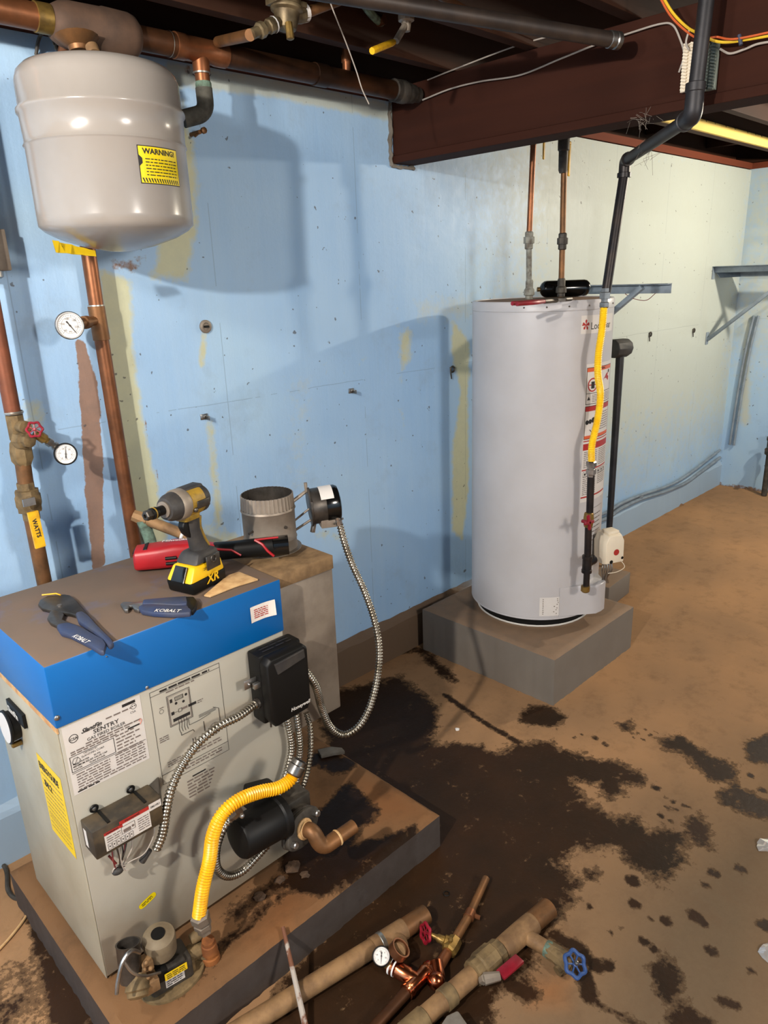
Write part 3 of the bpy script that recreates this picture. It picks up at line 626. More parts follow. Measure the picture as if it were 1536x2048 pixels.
# flexible connector with its drip leg and shut-off
gx = ay(1205, 620, 1.335).x
def g(px, py, y=1.335): return ay(px, py, y)
fc = thing('gas_connector', tuple(g(1190, 760)), 'yellow corrugated gas connector hanging in front of the water heater', 'gas line')
MB().ribbed([g(1208, 612), g(1204, 660), g(1197, 710), g(1196, 750), g(1201, 790), g(1195, 840), g(1184, 890), g(1183, 925)], .0135, .006, .0016, 14).build('hose', 'yellow_flex2', fc)
mb = MB(); p = g(1211, 592)
mb.lathe(g(1208, 616), Vector((.01, 0, 1)), [(0, .014), (.004, .018), (.018, .018), (.02, .013), (.03, .013), (.031, .02), (.052, .02), (.054, .015), (.066, .015)], 6); mb.build('upper_nut', 'steel', fc)
mb = MB(); mb.lathe(g(1183, 922), (0, 0, -1), [(0, .015), (.004, .019), (.02, .019), (.022, .014), (.03, .014), (.031, .018), (.05, .018), (.053, .014), (.06, .014)], 6); mb.build('lower_nut', 'steel', fc)
dl = thing('drip_leg', tuple(g(1176, 1060)), 'black iron pipe with red valve and drip leg beside the water heater valve', 'pipe')
mb = MB(); mb.cyl(g(1182, 950), g(1179, 1035), .0135); mb.cyl(g(1177, 1050), g(1175, 1120), .0135); mb.cyl(g(1174, 1140), g(1172, 1178), .0125); mb.build('pipe', 'iron', dl)
mb = MB(); mb.lathe(g(1178, 1025), (0, 0, -1), [(0, .014), (.003, .018), (.02, .02), (.035, .02), (.055, .017), (.058, .014)], 8); mb.build('valve_body', 'brass', dl)
mb = MB(); c = g(1178, 1045, 1.305)
for k in range(2): mb.box(c+Vector((0, 0, 0)), (.062, .01, .012), Matrix.Rotation(k*1.2+.1, 3, 'Y'))
mb.cyl(c, c+Vector((0, .03, 0)), .007); mb.build('red_handle', 'red_wheel', dl, bevel=.002, label='red painted tee handle')
mb = MB(); tc = g(1174, 1128); mb.lathe(tc+Vector((0, 0, .035)), (0, 0, -1), [(0, .02), (.012, .02), (.014, .018), (.056, .018), (.058, .02), (.07, .02)], 18); mb.lathe(tc, (vp-tc), [(0, .016), (.03, .018), (.036, .02), (.045, .02)], 16); mb.build('tee', 'iron', dl)
mb = MB(); mb.lathe(g(1171, 1172), (0, 0, -1), [(0, .018), (.02, .018), (.026, .012), (.027, .004)], 8); mb.build('cap', 'brass', dl)
# overhead gas pipe
E1 = Vector((2.0, .905, 1.955)); E2 = ay(1250, 322, 1.335)
gp = thing('gas_pipe', tuple(E1), 'black iron gas pipe dropping past the beam and bending towards the water heater', 'pipe')
TOP = ax(1415, -12, 2.0); TOP.z = 2.235
mb = MB(); E1 = ax(1386, 232, 2.0); mb.cyl(TOP, E1+Vector((0, 0, .03)), .0185); mb.build('upper_pipe', 'iron_upper', gp)
d = (E2-E1).normalized()
mb = MB(); mb.lathe(E1+Vector((0, 0, .075)), (0, 0, -1), [(0, .02), (.002, .024), (.02, .024), (.022, .022), (.05, .022)], 20); mb.tube(bend([E1+Vector((0, 0, .04)), E1, E1+d*.055], .035, 8), .0225, 20); mb.lathe(E1+d*.05, d, [(0, .022), (.002, .025), (.016, .025), (.018, .02)], 20); mb.build('upper_elbow', 'iron_upper', gp)
mb = MB(); mb.cyl(E1+d*.05, E2-d*.03, .0175); mb.build('sloping_pipe', 'iron_upper', gp)
mb = MB(); mb.tube(bend([E2-d*.04, E2, E2+Vector((0, 0, -.045))], .03, 8), .019, 18); mb.lathe(E2-d*.045, d, [(0, .022), (.014, .022), (.016, .019)], 18); mb.lathe(E2+Vector((0, 0, -.035)), (0, 0, -1), [(0, .019), (.002, .023), (.016, .023), (.017, .018)], 18); mb.build('lower_elbow', 'iron', gp)
mb = MB(); mb.cyl(E2+Vector((0, 0, -.04)), g(1212, 585), .0165); mb.build('down_pipe', 'iron', gp)
# hot and cold pipes above the heater
def vpipe(name, pxt, pxu, pxb, y, r, label, mats, dirty):
    top = ay(*pxt, y); top.z = 2.235; a = ay(*pxb, y); u = ay(*pxu, y)
    t = thing(name, tuple(a), label, 'pipe')
    mid = top.lerp(a, .28)
    MB().cyl(mid, u, r).build('upper_tube', mats[0], t); MB().cyl(u, Vector((a.x, a.y, HT+.004)), r).build('lower_tube', mats[1], t)
    MB().lathe(u+Vector((0, 0, .03)), (0, 0, -1), [(0, r+.001), (.004, r+.005), (.018, r+.005), (.019, r+.01), (.042, r+.01), (.043, r+.005), (.06, r+.005), (.063, r+.001)], 8).build('union', dirty, t)
    MB().lathe(Vector((a.x, a.y, HT+.075)), (0, 0, -1), [(0, r+.001), (.006, r+.004), (.03, r+.004), (.036, r+.009), (.055, r+.01), (.058, r+.004), (.07, r+.004)], 16).build('nipple', dirty, t)
    return t, top, mid, r
t, top, mid, r = vpipe('cold_water_pipe', (1067, 285), (1058, 480), (1058, 597), 1.665, .0105, 'copper pipe with oxidised lower half into the left of the water heater top', ('copper', 'oxide_grey'), 'oxide_grey')
MB().cyl(top, mid, .0115).build('top_tube', 'copper_dull', t)
t, top, mid, r = vpipe('hot_water_pipe', (1128, 278), (1125, 482), (1122, 590), 1.66, .0115, 'brown copper pipe with yellow lever valve into the right of the water heater top', ('copper_dull', 'copper_dull'), 'cast')
mb = MB(); mb.lathe(Vector((top.x, top.y, 2.08)), (0, 0, -1), [(0, .016), (.01, .022), (.05, .022), (.055, .018), (.12, .017), (.13, .013)], 14); mb.build('ball_valve', 'cast', t)
mb = MB(); mb.cyl(top+Vector((0, 0, -.001)), mid, .0125); mb.build('top_tube', 'copper_dull', t)
mb = MB(); q = Vector((top.x+.032, top.y-.006, 2.035)); mb.box(q+Vector((0, 0, -.035)), (.014, .006, .12)); mb.cyl(q+Vector((-.02, 0, .02)), q+Vector((.004, 0, .02)), .006); mb.build('lever', 'handle_yellow', t, bevel=.003)
lv = thing('lever_handle', tuple(ay(1088, 292, 1.72)), 'short yellow valve lever hanging beside the left heater pipe', 'valve')
q = ay(1088, 290, 1.72); mb = MB(); mb.box(q, (.012, .006, .1)); mb.cyl(q+Vector((0, 0, .04)), Vector((q.x, q.y, 2.236)), .006); mb.build('lever', 'handle_yellow', lv, bevel=.003)
# things lying on the heater
q = Vector((2.62, 1.80, HT+.0335)); q = dp(1130, 582, q); q.z = HT+.0335
bc = thing('black_cylinder', tuple(q), 'glossy black cylinder with rounded ends lying on the water heater top', 'cylinder')
mb = MB(); prof = [(-.105, .006)]+[(-.105+.028*(1-math.cos(a)), .033*math.sin(a)) for a in (.4, .8, 1.2, 1.57)]+[(.105-.028*(1-math.cos(a)), .033*math.sin(a)) for a in (1.57, 1.2, .8, .4)]+[(.105, .006)]
mb.lathe(q, (math.cos(-.75), math.sin(-.75), 0), prof, 28); mb.build('body', 'black_gloss', bc)
MB().lathe(q+Vector((math.cos(-.75), math.sin(-.75), 0))*-.103, (-math.cos(-.75), -math.sin(-.75), 0), [(0, .009), (.012, .009), (.013, .006)], 12).build('stub', 'brass', bc)
def hz(px, py): return az(px, py, HT+.009)
pc = thing('water_pump_pliers', tuple(hz(1075, 606)), 'red handled pliers lying on top of the water heater', 'pliers')
mb = MB(); a = Vector((2.36, 1.60, HT+.012)); a = hz(1034, 608); b = hz(1088, 603); c = hz(1142, 598)
mb.tube(spline([a, a.lerp(b, .5)+Vector((.005, -.012, 0)), b]), .007, 8); mb.tube(spline([a+Vector((.03, .04, 0)), a.lerp(b, .5)+Vector((.02, .026, 0)), b]), .007, 8); mb.build('handles', 'red_wheel', pc)
mb = MB(); mb.tube([b, b.lerp(c, .45)], .008, 8); mb.box(b.lerp(c, .55), (.04, .018, .01), Matrix.Rotation(-.6, 3, 'Z')); mb.tube([b.lerp(c, .6), c], .007, 8); mb.build('jaws', 'steel_dark', pc)
# wall brackets
def bracket(x, z, length, drop, y0, label, fr=.38):
    t = thing('shelf_bracket', (x, WY, z), label, 'bracket')
    mb = MB(); mb.bb((x-.02, y0, z-.004), (x+.02, WY-.001, z)); mb.bb((x+.016, y0, z-.04), (x+.02, WY-.001, z)); mb.build('arm', 'bracket_blue', t, bevel=.001)
    a = Vector((x+.005, y0+length*fr, z-.012)); b = Vector((x+.005, WY-.006, z-drop)); mb = MB(); d = (b-a)
    mb.box((a+b)/2, (.03, d.length, .02), Matrix.Rotation(math.atan2(d.z, d.y), 3, 'X')); mb.build('brace', 'bracket_blue', t, bevel=.001)
    mb = MB(); mb.bb((x-.016, WY-.006, z-drop-.03), (x+.022, WY-.0005, z-drop+.05)); mb.build('wall_plate', 'bracket_blue', t, bevel=.001); mb = MB(); mb.bb((x-.016, WY-.006, z-.08), (x+.022, WY-.0005, z)); mb.build('wall_plate', 'bracket_blue', t, bevel=.001); return t
t = bracket(3.12, 1.53, .62, .40, 1.434, 'grey painted steel shelf bracket on the blue wall behind the water heater', .2)
mb = MB(); mb.tube(spline([(3.13, 1.5, 1.49), (3.13, 1.54, 1.462), (3.13, 1.6, 1.47), (3.13, 1.64, 1.49)]), .0015, 5); mb.build('wire_scrap', 'wire_red', t)
t = bracket(5.08, 1.588, .64, .47, 1.38, 'blue-grey steel shelf bracket near the room corner at the right edge', .2)
t2 = thing('wall_shelf_arm', (5.3, WY, 1.55), 'pale blue flat steel shelf arm below the corner bracket', 'bracket')
mb = MB(); mb.prism([(5.12, WY-.002, 1.555), (5.36, 1.99, 1.555), (5.36, 1.5, 1.555), (5.12, 1.62, 1.555)], (0, 0, -.004)); mb.bb((5.352, 1.5, 1.515), (5.36, 1.99, 1.555)); mb.prism([(5.12, WY-.002, 1.55), (5.12, WY-.03, 1.515), (5.36, 1.97, 1.515), (5.36, 1.99, 1.555)], (.002, -.004, 0)); mb.build('plate', 'bracket_blue', t2)
# sledge behind the heater
s0 = ay(1241, 696, 1.93)
t = thing('sledgehammer', (s0.x, 1.93, 0), 'dark long handled tool with a blunt black head leaning behind the water heater', 'hammer')
ft = Vector((s0.x-.13, 1.86, .012))
mb = MB(); u = Vector((1, -.15, -.02)).normalized(); mb.lathe(s0-u*.075, u, [(0, .044), (.006, .05), (.11, .05), (.125, .046), (.135, .034), (.14, .012)], 10); mb.build('head', 'rubber', t, bevel=.002)
mb = MB(); mb.tube([s0+Vector((0, 0, -.03)), s0.lerp(ft, .4), ft], .018, 12, [.022, .019, .016]); mb.build('handle', 'iron_upper', t)
# block behind the pad
mb = MB(); T = Matrix.Rotation(math.radians(4), 3, 'Z'); q = Vector((3.16, 1.66, .06)); mb.box(q, (.25, .15, .118), T); bl = mb.build('concrete_block', ['hpad'], None, bevel=.006, smooth=True)
tag(bl, 'dusty blue-grey block on the floor behind the water heater pad', 'block')
# ------------------------------------------------------------ boiler
BX0, BX1, BY0, BY1 = .388, .943, 1.345, 1.765; CZ0, CZ1 = .778, .916
b = thing('boiler', (.66, 1.5, PZ), 'cream sheet metal gas boiler with a bright blue top cap on a low pad', 'boiler')
mb = MB(); mb.bb((BX0+.003, BY0+.003, PZ+.055), (BX1-.003, BY1, CZ0+.004)); mb.mat(1).bb((BX0+.03, BY0+.03, PZ+.002), (BX1-.02, BY1-.02, PZ+.06)); mb.build('casing', ['boiler_side', 'steel_dark'], b, bevel=.003)
mb = MB(); mb.bb((BX0+.002, BY0, PZ+.012), (BX1-.002, BY0+.003, CZ0)); mb.build('front_panel', 'boiler', b, bevel=.001)
mb = MB(); mb.bb((BX0, BY0+.004, PZ+.004), (BX0+.003, BY1, CZ0-.012)); mb.build('side_panel', 'boiler_side', b, bevel=.001)
mb = MB(); mb.bb((BX0-.002, BY0-.003, CZ0), (BX1+.002, BY1+.002, CZ1)); mb.build('blue_cap', 'cap', b, bevel=.004, label='bright blue painted cap with brown dust on top')
mb = MB(); mb.bb((BX0-.0015, BY0-.001, CZ0-.012), (BX0+.002, BY1+.001, CZ0-.0005)); mb.build('rusty_lip', simple('rusty_lip', (200, 160, 110), .8, 0, (165, 110, 66), 30), b)
mb = MB(); q = ay(114, 1436, BY0-.003); mb.sphere(q, .006, 12, (1, .6, 1)); q = ay(294, 1375, BY0-.003); mb.sphere(q, .004, 10, (1, .6, 1)); q = ay(213, 1313, BY0-.003); mb.sphere(q, .002, 8); mb.build('cap_screws', 'steel', b)
# flue collector box on the right of the casing, with round collar
DX1, DY0, DY1, DZ0 = 1.147, 1.387, 1.70, .445
mb = MB(); mb.bb((BX1+.003, DY0, DZ0), (DX1, DY1, .903)); mb.build('draft_hood_box', 'galv', b, bevel=.003, label='grey galvanised draft hood box')
mb = MB(); mb.bb((BX1+.003, DY0-.003, .868), (DX1+.002, DY1+.002, .906)); mb.build('hood_lid', 'galv_dust', b, bevel=.002, label='brown dusty lid of the draft hood')
VC = Vector((1.078, 1.559, .905))
R_ = .071; mb = MB(); prof = [(0, R_+.012), (.003, R_+.012), (.004, R_+.001), (.03, R_), (.032, R_+.002), (.035, R_)]
prof += [(.11, R_), (.113, R_+.003), (.118, R_+.001)]
mb.lathe(VC, (0, 0, 1), prof, 40, False)
vs = []; fs = []; sg = 80
for k, (hh, rr) in enumerate(((.118, R_), (.155, R_-.002), (.155, R_-.0035), (.02, R_-.003))):
    for i in range(sg):
        t = 2*math.pi*i/sg; q = rr+(.0012*(1 if i % 2 else -1) if k < 3 else 0); vs.append(VC+Vector((q*math.cos(t), q*math.sin(t), hh)))
for k in range(3):
    for i in range(sg): fs.append((k*sg+i, k*sg+(i+1) % sg, (k+1)*sg+(i+1) % sg, (k+1)*sg+i))
mb.mat(0).add(vs, fs[:2*sg]); nb = len(mb.v)-len(vs); mb.f += [tuple(i+nb for i in f) for f in fs[2*sg:]]; mb.mi += [2]*sg; mb.mat(1).disc(plane(VC+Vector((0, 0, .004)), (1, 0, 0), (0, 1, 0)), 0, 0, R_-.003, 0, 40); mb.build('flue_collar', ['galv', 'black', 'steel_dark'], b, ang=50, label='round crimped galvanised flue collar')
mb = MB(); q = ay(487, 1056, 1.52); mb.cyl(VC+Vector((-R_+.004, -.02, .07)), VC+Vector((-R_-.012, -.024, .068)), .003); mb.cyl(VC+Vector((0.0, -R_+.003, .075)), VC+Vector((0.0, -R_-.006, .075)), .004); mb.build('damper_rod', 'steel_dark', b)
# damper motor held on struts
dc = dp(618, 1014, VC+Vector((.12, -.06, .1)))
dm = thing('damper_motor', tuple(dc), 'round flue damper motor with a white label mounted beside the flue collar', 'motor')
ud = Vector((.86, -.5, .06)).normalized(); us = Vector((.5, .86, 0)).normalized(); uu = ud.cross(us)*-1
if uu.z < 0: uu = -uu
mb = MB(); out = []
for a, r in ((0, .052), (25, .054), (50, .054), (80, .052), (97, .058), (105, .058), (115, .052), (150, .054), (180, .052), (215, .052), (240, .05), (262, .056), (278, .056), (290, .048), (320, .05)):
    t = math.radians(a); out.append(dc+us*r*math.cos(t)+uu*r*math.sin(t))
mb.prism(out, ud*.006); mb.build('mounting_plate', 'steel_dark', dm, bevel=.001)
mb = MB(); mb.lathe(dc+ud*.006, ud, [(0, .05), (.04, .05), (.046, .046)], 28); mb.build('gear_case', 'steel_dark', dm, label='dark grey gear case')
mb = MB(); mb.lathe(dc+ud*.044, ud, [(0, .0512), (.03, .0512), (.038, .047), (.042, .032), (.043, .002)], 32); mb.build('motor_cover', 'black_gloss', dm)
mb = MB(); vs = []; K = 10
for i in range(K+1):
    t = math.radians(12+70*i/K); dirv = -us*math.cos(t+.35)+uu*math.sin(t+.35)
    vs += [dc+ud*.03+dirv*.0518, dc+ud*.066+dirv*.0518]
mb.add(vs, [(2*i, 2*i+1, 2*i+3, 2*i+2) for i in range(K)]); mb.build('label_sticker', 'sticker', dm, label='white label around the top of the motor')
jb = dc+ud*.045-uu*.038-us*.016
mb = MB(); mb.box(jb, (.045, .04, .04), Matrix.Rotation(-.5, 3, 'Z')); mb.build('junction_box', 'galv', dm, bevel=.003)
mb = MB(); p0 = VC+Vector((.055, .04, .12)); p1 = dc+uu*.056
mb.tube([VC+Vector((.058, -.035, .125)), dc+uu*.046-ud*.002, dc+uu*.07-ud*.001], .0045, 8, [.0055, .005, .005]); mb.tube([VC+Vector((.066, -.02, .062)), dc-uu*.005], .003, 8); mb.tube([VC+Vector((.066, -.02, .035)), dc-uu*.038], .0035, 8); mb.build('strut', 'galv', dm)
mb = MB(); mb.box(dc-uu*.062+ud*.004, (.012, .01, .026), Matrix.Rotation(.3, 3, 'Y')); mb.build('lug', 'steel', dm, bevel=.002)
cn = dp(676, 1040, dc)
mb = MB(); mb.tube(bend([jb, cn+Vector((-.005, 0, .022)), cn+Vector((0, 0, -.008))], .015), .0085, 10); mb.lathe(cn+Vector((0, 0, .0)), (.15, -.05, -1), [(0, .011), (.014, .011), (.016, .009)], 8); mb.tube([cn+Vector((-.018, -.004, -.006)), cn+Vector((.018, 0, 0))], .003, 6); mb.build('connector', 'steel', dm)
# black relay box
def bx(px, py, y=BY0-.075): return ay(px, py, y)
rb = thing('relay_box', (.885, BY0, .68), 'black plastic relay control box with white lettering on the boiler front', 'control box')
x0, x1, z0, z1 = .832, .957, .588, .756
mb = MB(); mb.bb((x0+.0, BY0-.05, z0-.003), (x1, BY0-.0008, z1+.012)); mb.build('base', 'black', rb, bevel=.006)
mb = MB(); y1 = BY0-.048; y2 = BY0-.078
O = [(x0+.002, z0+.018), (x0+.016, z0-.006), (x1-.012, z0+.0), (x1-.001, z0+.02), (x1-.001, z1-.002), (x1-.012, z1+.01), (x0+.014, z1+.01), (x0+.002, z1-.004)]
mb.prism([(a, y1, c) for a, c in O], (0, y2-y1, 0), .005); mb.build('cover', 'black', rb, bevel=.002)
mb = MB(); mb.prism([(x0+.022, y2+.0005, z1-.005), (x0+.03, y2+.001, z1-.034), (x1-.014, y2+.001, z1-.022), (x1-.016, y2+.0005, z1-.0)], (0, -.006, 0), .004); mb.build('sloped_window', 'rubber', rb)
F = plane((0, y2-.0002, 0), (1, 0, 0), (0, 0, 1)); mb = MB(); mb.text(F, 'Honeywell', x1-.066, z0+.018, .0135, .0008, bold=.015, shear=.2, rot=0); mb.build('lettering', 'white', rb)
F = plane((0, 0, z1+.0125), (1, 0, 0), (0, 1, 0)); mb = MB()
for k in range(3): mb.greek(F, x0+.02, y1+.008+k*.013, x1-.02, .005)
mb.build('top_print', 'ink', rb)
mb = MB(); q = Vector((x0, BY0-.03, z1-.055)); mb.bb((x0-.034, BY0-.032, z1-.068), (x0+.001, BY0-.029, z1-.045)); mb.sphere((x0-.022, BY0-.034, z1-.056), .004, 8); mb.box((x0-.006, BY0-.042, z1-.062), (.02, .01, .014)); mb.build('knockout_tab', 'steel', rb, bevel=.001)
mb = MB(); mb.cyl((x0-.006, BY0-.03, z0+.05), (x0+.002, BY0-.03, z0+.05), .013, seg=16); mb.cyl((x0-.014, BY0-.03, z0+.05), (x0-.004, BY0-.03, z0+.05), .009, seg=8); mb.cyl((x1-.05, BY0-.03, z0-.012), (x1-.05, BY0-.03, z0), .011, seg=14); mb.cyl((x1-.02, BY0-.03, z0-.012), (x1-.02, BY0-.03, z0), .011, seg=14); mb.cyl((x0+.02, BY0-.045, z0-.02), (x0+.02, BY0-.045, z0), .0025, seg=6); mb.build('conduit_connectors', 'steel_dark', rb)
# armoured conduits
def conduit(pts, label, r=.0108, pitch=.0084):
    P = [Vector(p) for p in pts]; o = MB().ribbed(P, r, pitch, .0034, 12).build('armoured_conduit', 'flex', None, ang=80); return tag(o, label, 'conduit')
A = Vector((x0-.012, BY0-.03, z0+.05))
conduit([A, ay(478, 1432, BY0-.045), ay(437, 1453, BY0-.05), ay(395, 1488, BY0-.05), ay(362, 1535, BY0-.05), ay(342, 1580, BY0-.052), ay(332, 1625, BY0-.052), ay(325, 1668, BY0-.05), ay(312, 1700, BY0-.045)], 'silver flexible conduit arching from the black relay box to the ignition module')
e = cn+Vector((.004, -.002, -.014)); rp = Vector((1.15, 1.4, .6))
conduit([e, dp(689, 1085, e), dp(705, 1130, e.lerp(rp, .3)), dp(730, 1185, e.lerp(rp, .5)), dp(750, 1245, rp), dp(759, 1305, rp), dp(752, 1370, rp), dp(735, 1425, rp), dp(712, 1458, rp), dp(685, 1469, rp), dp(660, 1453, (1.1, 1.36, .5)), dp(643, 1415, (1.05, 1.33, .5)), dp(630, 1370, (.99, 1.32, .6)), (x1+.002, BY0-.03, z1-.06)], 'long silver flexible conduit looping from the damper motor to the relay box')
conduit([(x1-.05, BY0-.03, z0-.012), ay(583, 1490, BY0-.03), ay(577, 1530, BY0-.03), ay(568, 1560, BY0-.03), ay(558, 1590, BY0-.03)], 'short silver conduit straight down from the relay box behind the yellow hose', .009)
conduit([(x1-.02, BY0-.03, z0-.012), ay(600, 1490, BY0-.03), ay(596, 1530, BY0-.02), ay(593, 1570, BY0-.02), ay(588, 1592, BY0-.02)], 'second silver conduit down from the relay box, right beside the first', .009)
q = Vector((1.0, 1.36, .5))
conduit([dp(612, 1425, q), dp(620, 1455, q), dp(621, 1500, q), dp(617, 1535, q), dp(610, 1562, q), dp(600, 1583, q), dp(591, 1578, q), dp(590, 1555, q)], 'dull conduit with a small hook loop at the casing corner', .0085)
conduit([ay(470, 1628, 1.25), ay(448, 1655, 1.25), ay(433, 1695, 1.26), ay(434, 1735, 1.27), ay(455, 1752, 1.28), ay(485, 1742, 1.29), ay(512, 1715, 1.3), ay(535, 1690, 1.31)], 'dusty flexible conduit curling under the black circulator pump', .0105)
# rating plate, wiring diagram
F = plane((0, BY0, 0), (1, 0, 0), (0, 0, 1)); mb = MB(); X0, X1_ = .398, .562
mb.rect(F, X0-.002, .615, X1_, .774, .0004); mb.mat(1)
mb.disc(F, .415, .742, .0095, .0008, 24, .008); mb.text(F, 'CSA', .4075, .7385, .0085, .0009, bold=.02)
mb.text(F, 'SlantFin', .431, .7445, .0135, .0009, bold=.03, shear=.5); mb.mat(2).greek(F, .484, .752, .54, .0032); mb.mat(1).text(F, 'SENTRY', .4545, .7325, .0135, .0009, bold=.012, sx=1.15)
mb.text(F, 'GAS FIRED BOILER', .440, .7225, .0098, .0009, sx=1.02, bold=.005)
mb.rect(F, .521, .762, .55, .7685, .0008); mb.disc(F, .545, .754, .0065, .0008, 18, .0055); mb.disc(F, .5425, .755, .0014, .001, 8); mb.disc(F, .5475, .755, .0014, .001, 8); mb.text(F, 'CSA', .5355, .7395, .007, .0009)
mb.mat(2).greek(F, .436, .717, .556, .003); mb.greek(F, .404, .7115, .53, .0028); mb.greek(F, .404, .7065, .5, .0028)
mb.mat(1).frame(F, X0+.002, .668, .493, .704, .0012); mb.text(F, 'CERTIFIED BY', .428, .6985, .0048, .0009); mb.text(F, 'SLANT/FIN CORP.', .423, .6915, .0062, .0009)
vv = [F(.412+.0085*math.cos(a*math.pi/3), .6905+.0085*math.sin(a*math.pi/3), .0008) for a in range(6)]; mb.tube(vv+[vv[0]], .0005, 4, caps=False); mb.tube([vv[1], vv[4]], .0004, 4)
mb.text(F, 'MAX. WATER      50 PSI', .404, .6835, .0056, .0009, bold=.01); mb.text(F, 'MINIMUM RELIEF VALVE CAP.', .404, .6775, .0056, .0009, bold=.01); mb.text(F, 'WATER          76,000 BTU/HR', .404, .6715, .0052, .0009, bold=.01)
mb.mat(2)
for k in range(6): mb.greek(F, .497, .7025-k*.0078, .5+(.05 if k % 2 else .038), .003)
mb.mat(1).rect(F, .525, .706, .552, .7095, .0008)
mb.rect(F, X0+.002, .6445+.02, .56, .6655, .0008)
mb.mat(2)
for k in range(5): mb.greek(F, .407, .658-k*.006, .478, .0025); mb.greek(F, .49, .66-k*.006, .556, .0025)
for k in range(2): mb.greek(F, .407, .628-k*.006, .555, .0025)
mb.mat(1); mb.greek(F, .404, .6185, .45, .003); mb.mat(3).tube([F(.551, .714, .001), F(.556, .719, .001), F(.558, .715, .001), F(.553, .706, .001)], .0005, 4)
mb.build('rating_plate', ['sticker', 'ink', 'ink_soft', 'orange_ink'], b, smooth=False, label='white rating plate printed with black text')
mb = MB(); u0, u1, v0, v1 = .583, .757, .532, .768; t_ = .0009
for a in ((u0, v1-t_, u1, v1), (u0, v0, u0+t_, v1), (u1-t_, v0, u1, v1), (u0, v0, u1, v0+t_), (u0, v1-.012, u1, v1-.0112), (u0, .556, u1, .557)): mb.rect(F, *a)
mb.greek(F, .606, .7585, .73, .0045, gap=.1); mb.mat(1).greek(F, .62, .7505, .69, .003); mb.mat(0)
mb.frame(F, .619, .664, .676, .742, .001); mb.mat(1).rect(F, .6215, .666, .674, .739, .0006); mb.mat(2).rect(F, .6235, .668, .672, .738, .0007); mb.mat(0)
mb.rect(F, .626, .722, .632, .731, .0009); mb.frame(F, .638, .722, .659, .732, .0014)
for k in range(3): mb.frame(F, .641+k*.006, .7245, .645+k*.006, .7295, .0008, .001)
for (u, v) in ((.666, .727), (.64, .716), (.658, .713)): mb.disc(F, u, v, .0034, .0009, 12)
mb.rect(F, .6255, .691, .633, .699, .0009); mb.rect(F, .633, .6945, .643, .6955, .0009); mb.frame(F, .643, .691, .652, .7, .0012); mb.mat(1).rect(F, .652, .6935, .666, .699, .0009); mb.mat(0).rect(F, .668, .693, .688, .6995, .0009); mb.mat(1).greek(F, .691, .6965, .706, .002); mb.greek(F, .691, .692, .702, .002); mb.mat(0)
mb.rect(F, .628, .673, .67, .681, .0009)
for k in range(4): x = .64+k*.0065; mb.tube([F(x, .673, .0008), F(x+.001, .662, .0008), F(x-.001, .651, .0008), F(x+.001, .64, .0008)], .0005, 4)
mb.disc(F, .604, .712, .0052, .0009, 16, .0044); mb.mat(1).greek(F, .6, .72, .613, .002); mb.mat(0)
mb.tube([F(.642, .64, .0008), F(.642, .632, .0008), F(.672, .632, .0008), F(.674, .626, .0008)], .0007, 4); mb.tube([F(.664, .664, .0008), F(.664, .648, .0008), F(.69, .648, .0008), F(.72, .652, .0008)], .0005, 4)
for k in range(3): mb.rect(F, .69, .66-k*.003, .735, .661-k*.003)
mb.tube([F(.668, .61, .0008), F(.668, .595, .0008), F(.71, .595, .0008)], .0008, 4); mb.tube([F(.7, .64, .0008), F(.7, .602, .0008), F(.674, .602, .0008), F(.674, .61, .0008)], .0007, 4)
mb.disc(F, .726, .607, .016, .0009, 22, .0152)
for k in range(5): mb.disc(F, .718+.008*(k % 3), .6+.012*(k//3), .003, .001, 10, .0022)
mb.tube([F(.742, .61, .0008), F(.742, .655, .0008), F(.728, .664, .0008)], .0006, 4); mb.mat(1)
for k in range(3): mb.greek(F, .59, .648-k*.005, .612, .0022); mb.greek(F, .6, .58-k*.005, .64, .0022)
for k in range(2): mb.greek(F, .66, .576-k*.007, .74, .003)
for k in range(2): mb.greek(F, .64, .548-k*.007, .74, .003)
mb.build('wiring_diagram', ['ink', 'ink_soft', 'boiler'], b, smooth=False, label='printed black wiring diagram on the front panel')
mb = MB(); mb.rect(F, .655, .5125, .69, .516, .0008)
for k in range(6): mb.mat(1).greek(F, .64, .505-k*.0085, .715-k*.004, .0034)
mb.build('warning_print', ['ink', 'ink_soft'], b, smooth=False)
q = ay(295, 1801, BY0); G = plane(q, (1, 0, .32), (-.32, 0, 1)); mb = MB(); vs = [G(.022*math.copysign(abs(math.cos(t))**.5, math.cos(t)), .0085*math.copysign(abs(math.sin(t))**.6, math.sin(t)), .0006) for t in np.linspace(0, 6.28, 24)[:-1]]; mb.add(vs, [tuple(range(23))]); mb.mat(1)
for k in range(2): mb.greek(G, -.015, -.003+k*.0045, .013, .002)
mb.build('yellow_oval_sticker', ['sticker_yellow', 'ink'], b, smooth=False)
# curled label on the cap
mb = MB(); Fc = plane((0, BY0-.003, 0), (1, 0, 0), (0, 0, 1)); vs = []; K = 10
for i in range(K+1):
    u = .852+.068*i/K; w = .0006+.014*max(0, (i/K-.55))**1.5*2+.01*max(0, .15-i/K); vs += [Fc(u, .833+.0*i, w+.001*(i % 2)*0), Fc(u, .873, w*.7)]
mb.add(vs, [(2*i, 2*i+2, 2*i+3, 2*i+1) for i in range(K)])
mb.mat(1)
for k in range(5): mb.greek(lambda a, c, w=0: Fc(a, c, w+.0008+.014*max(0, ((a-.852)/.068-.55))**1.5*2), .862, .842+k*.005, .9, .0022)
mb.build('curled_label', ['paper', 'red_ink'], b, smooth=False, label='white paper label curling off the blue cap')
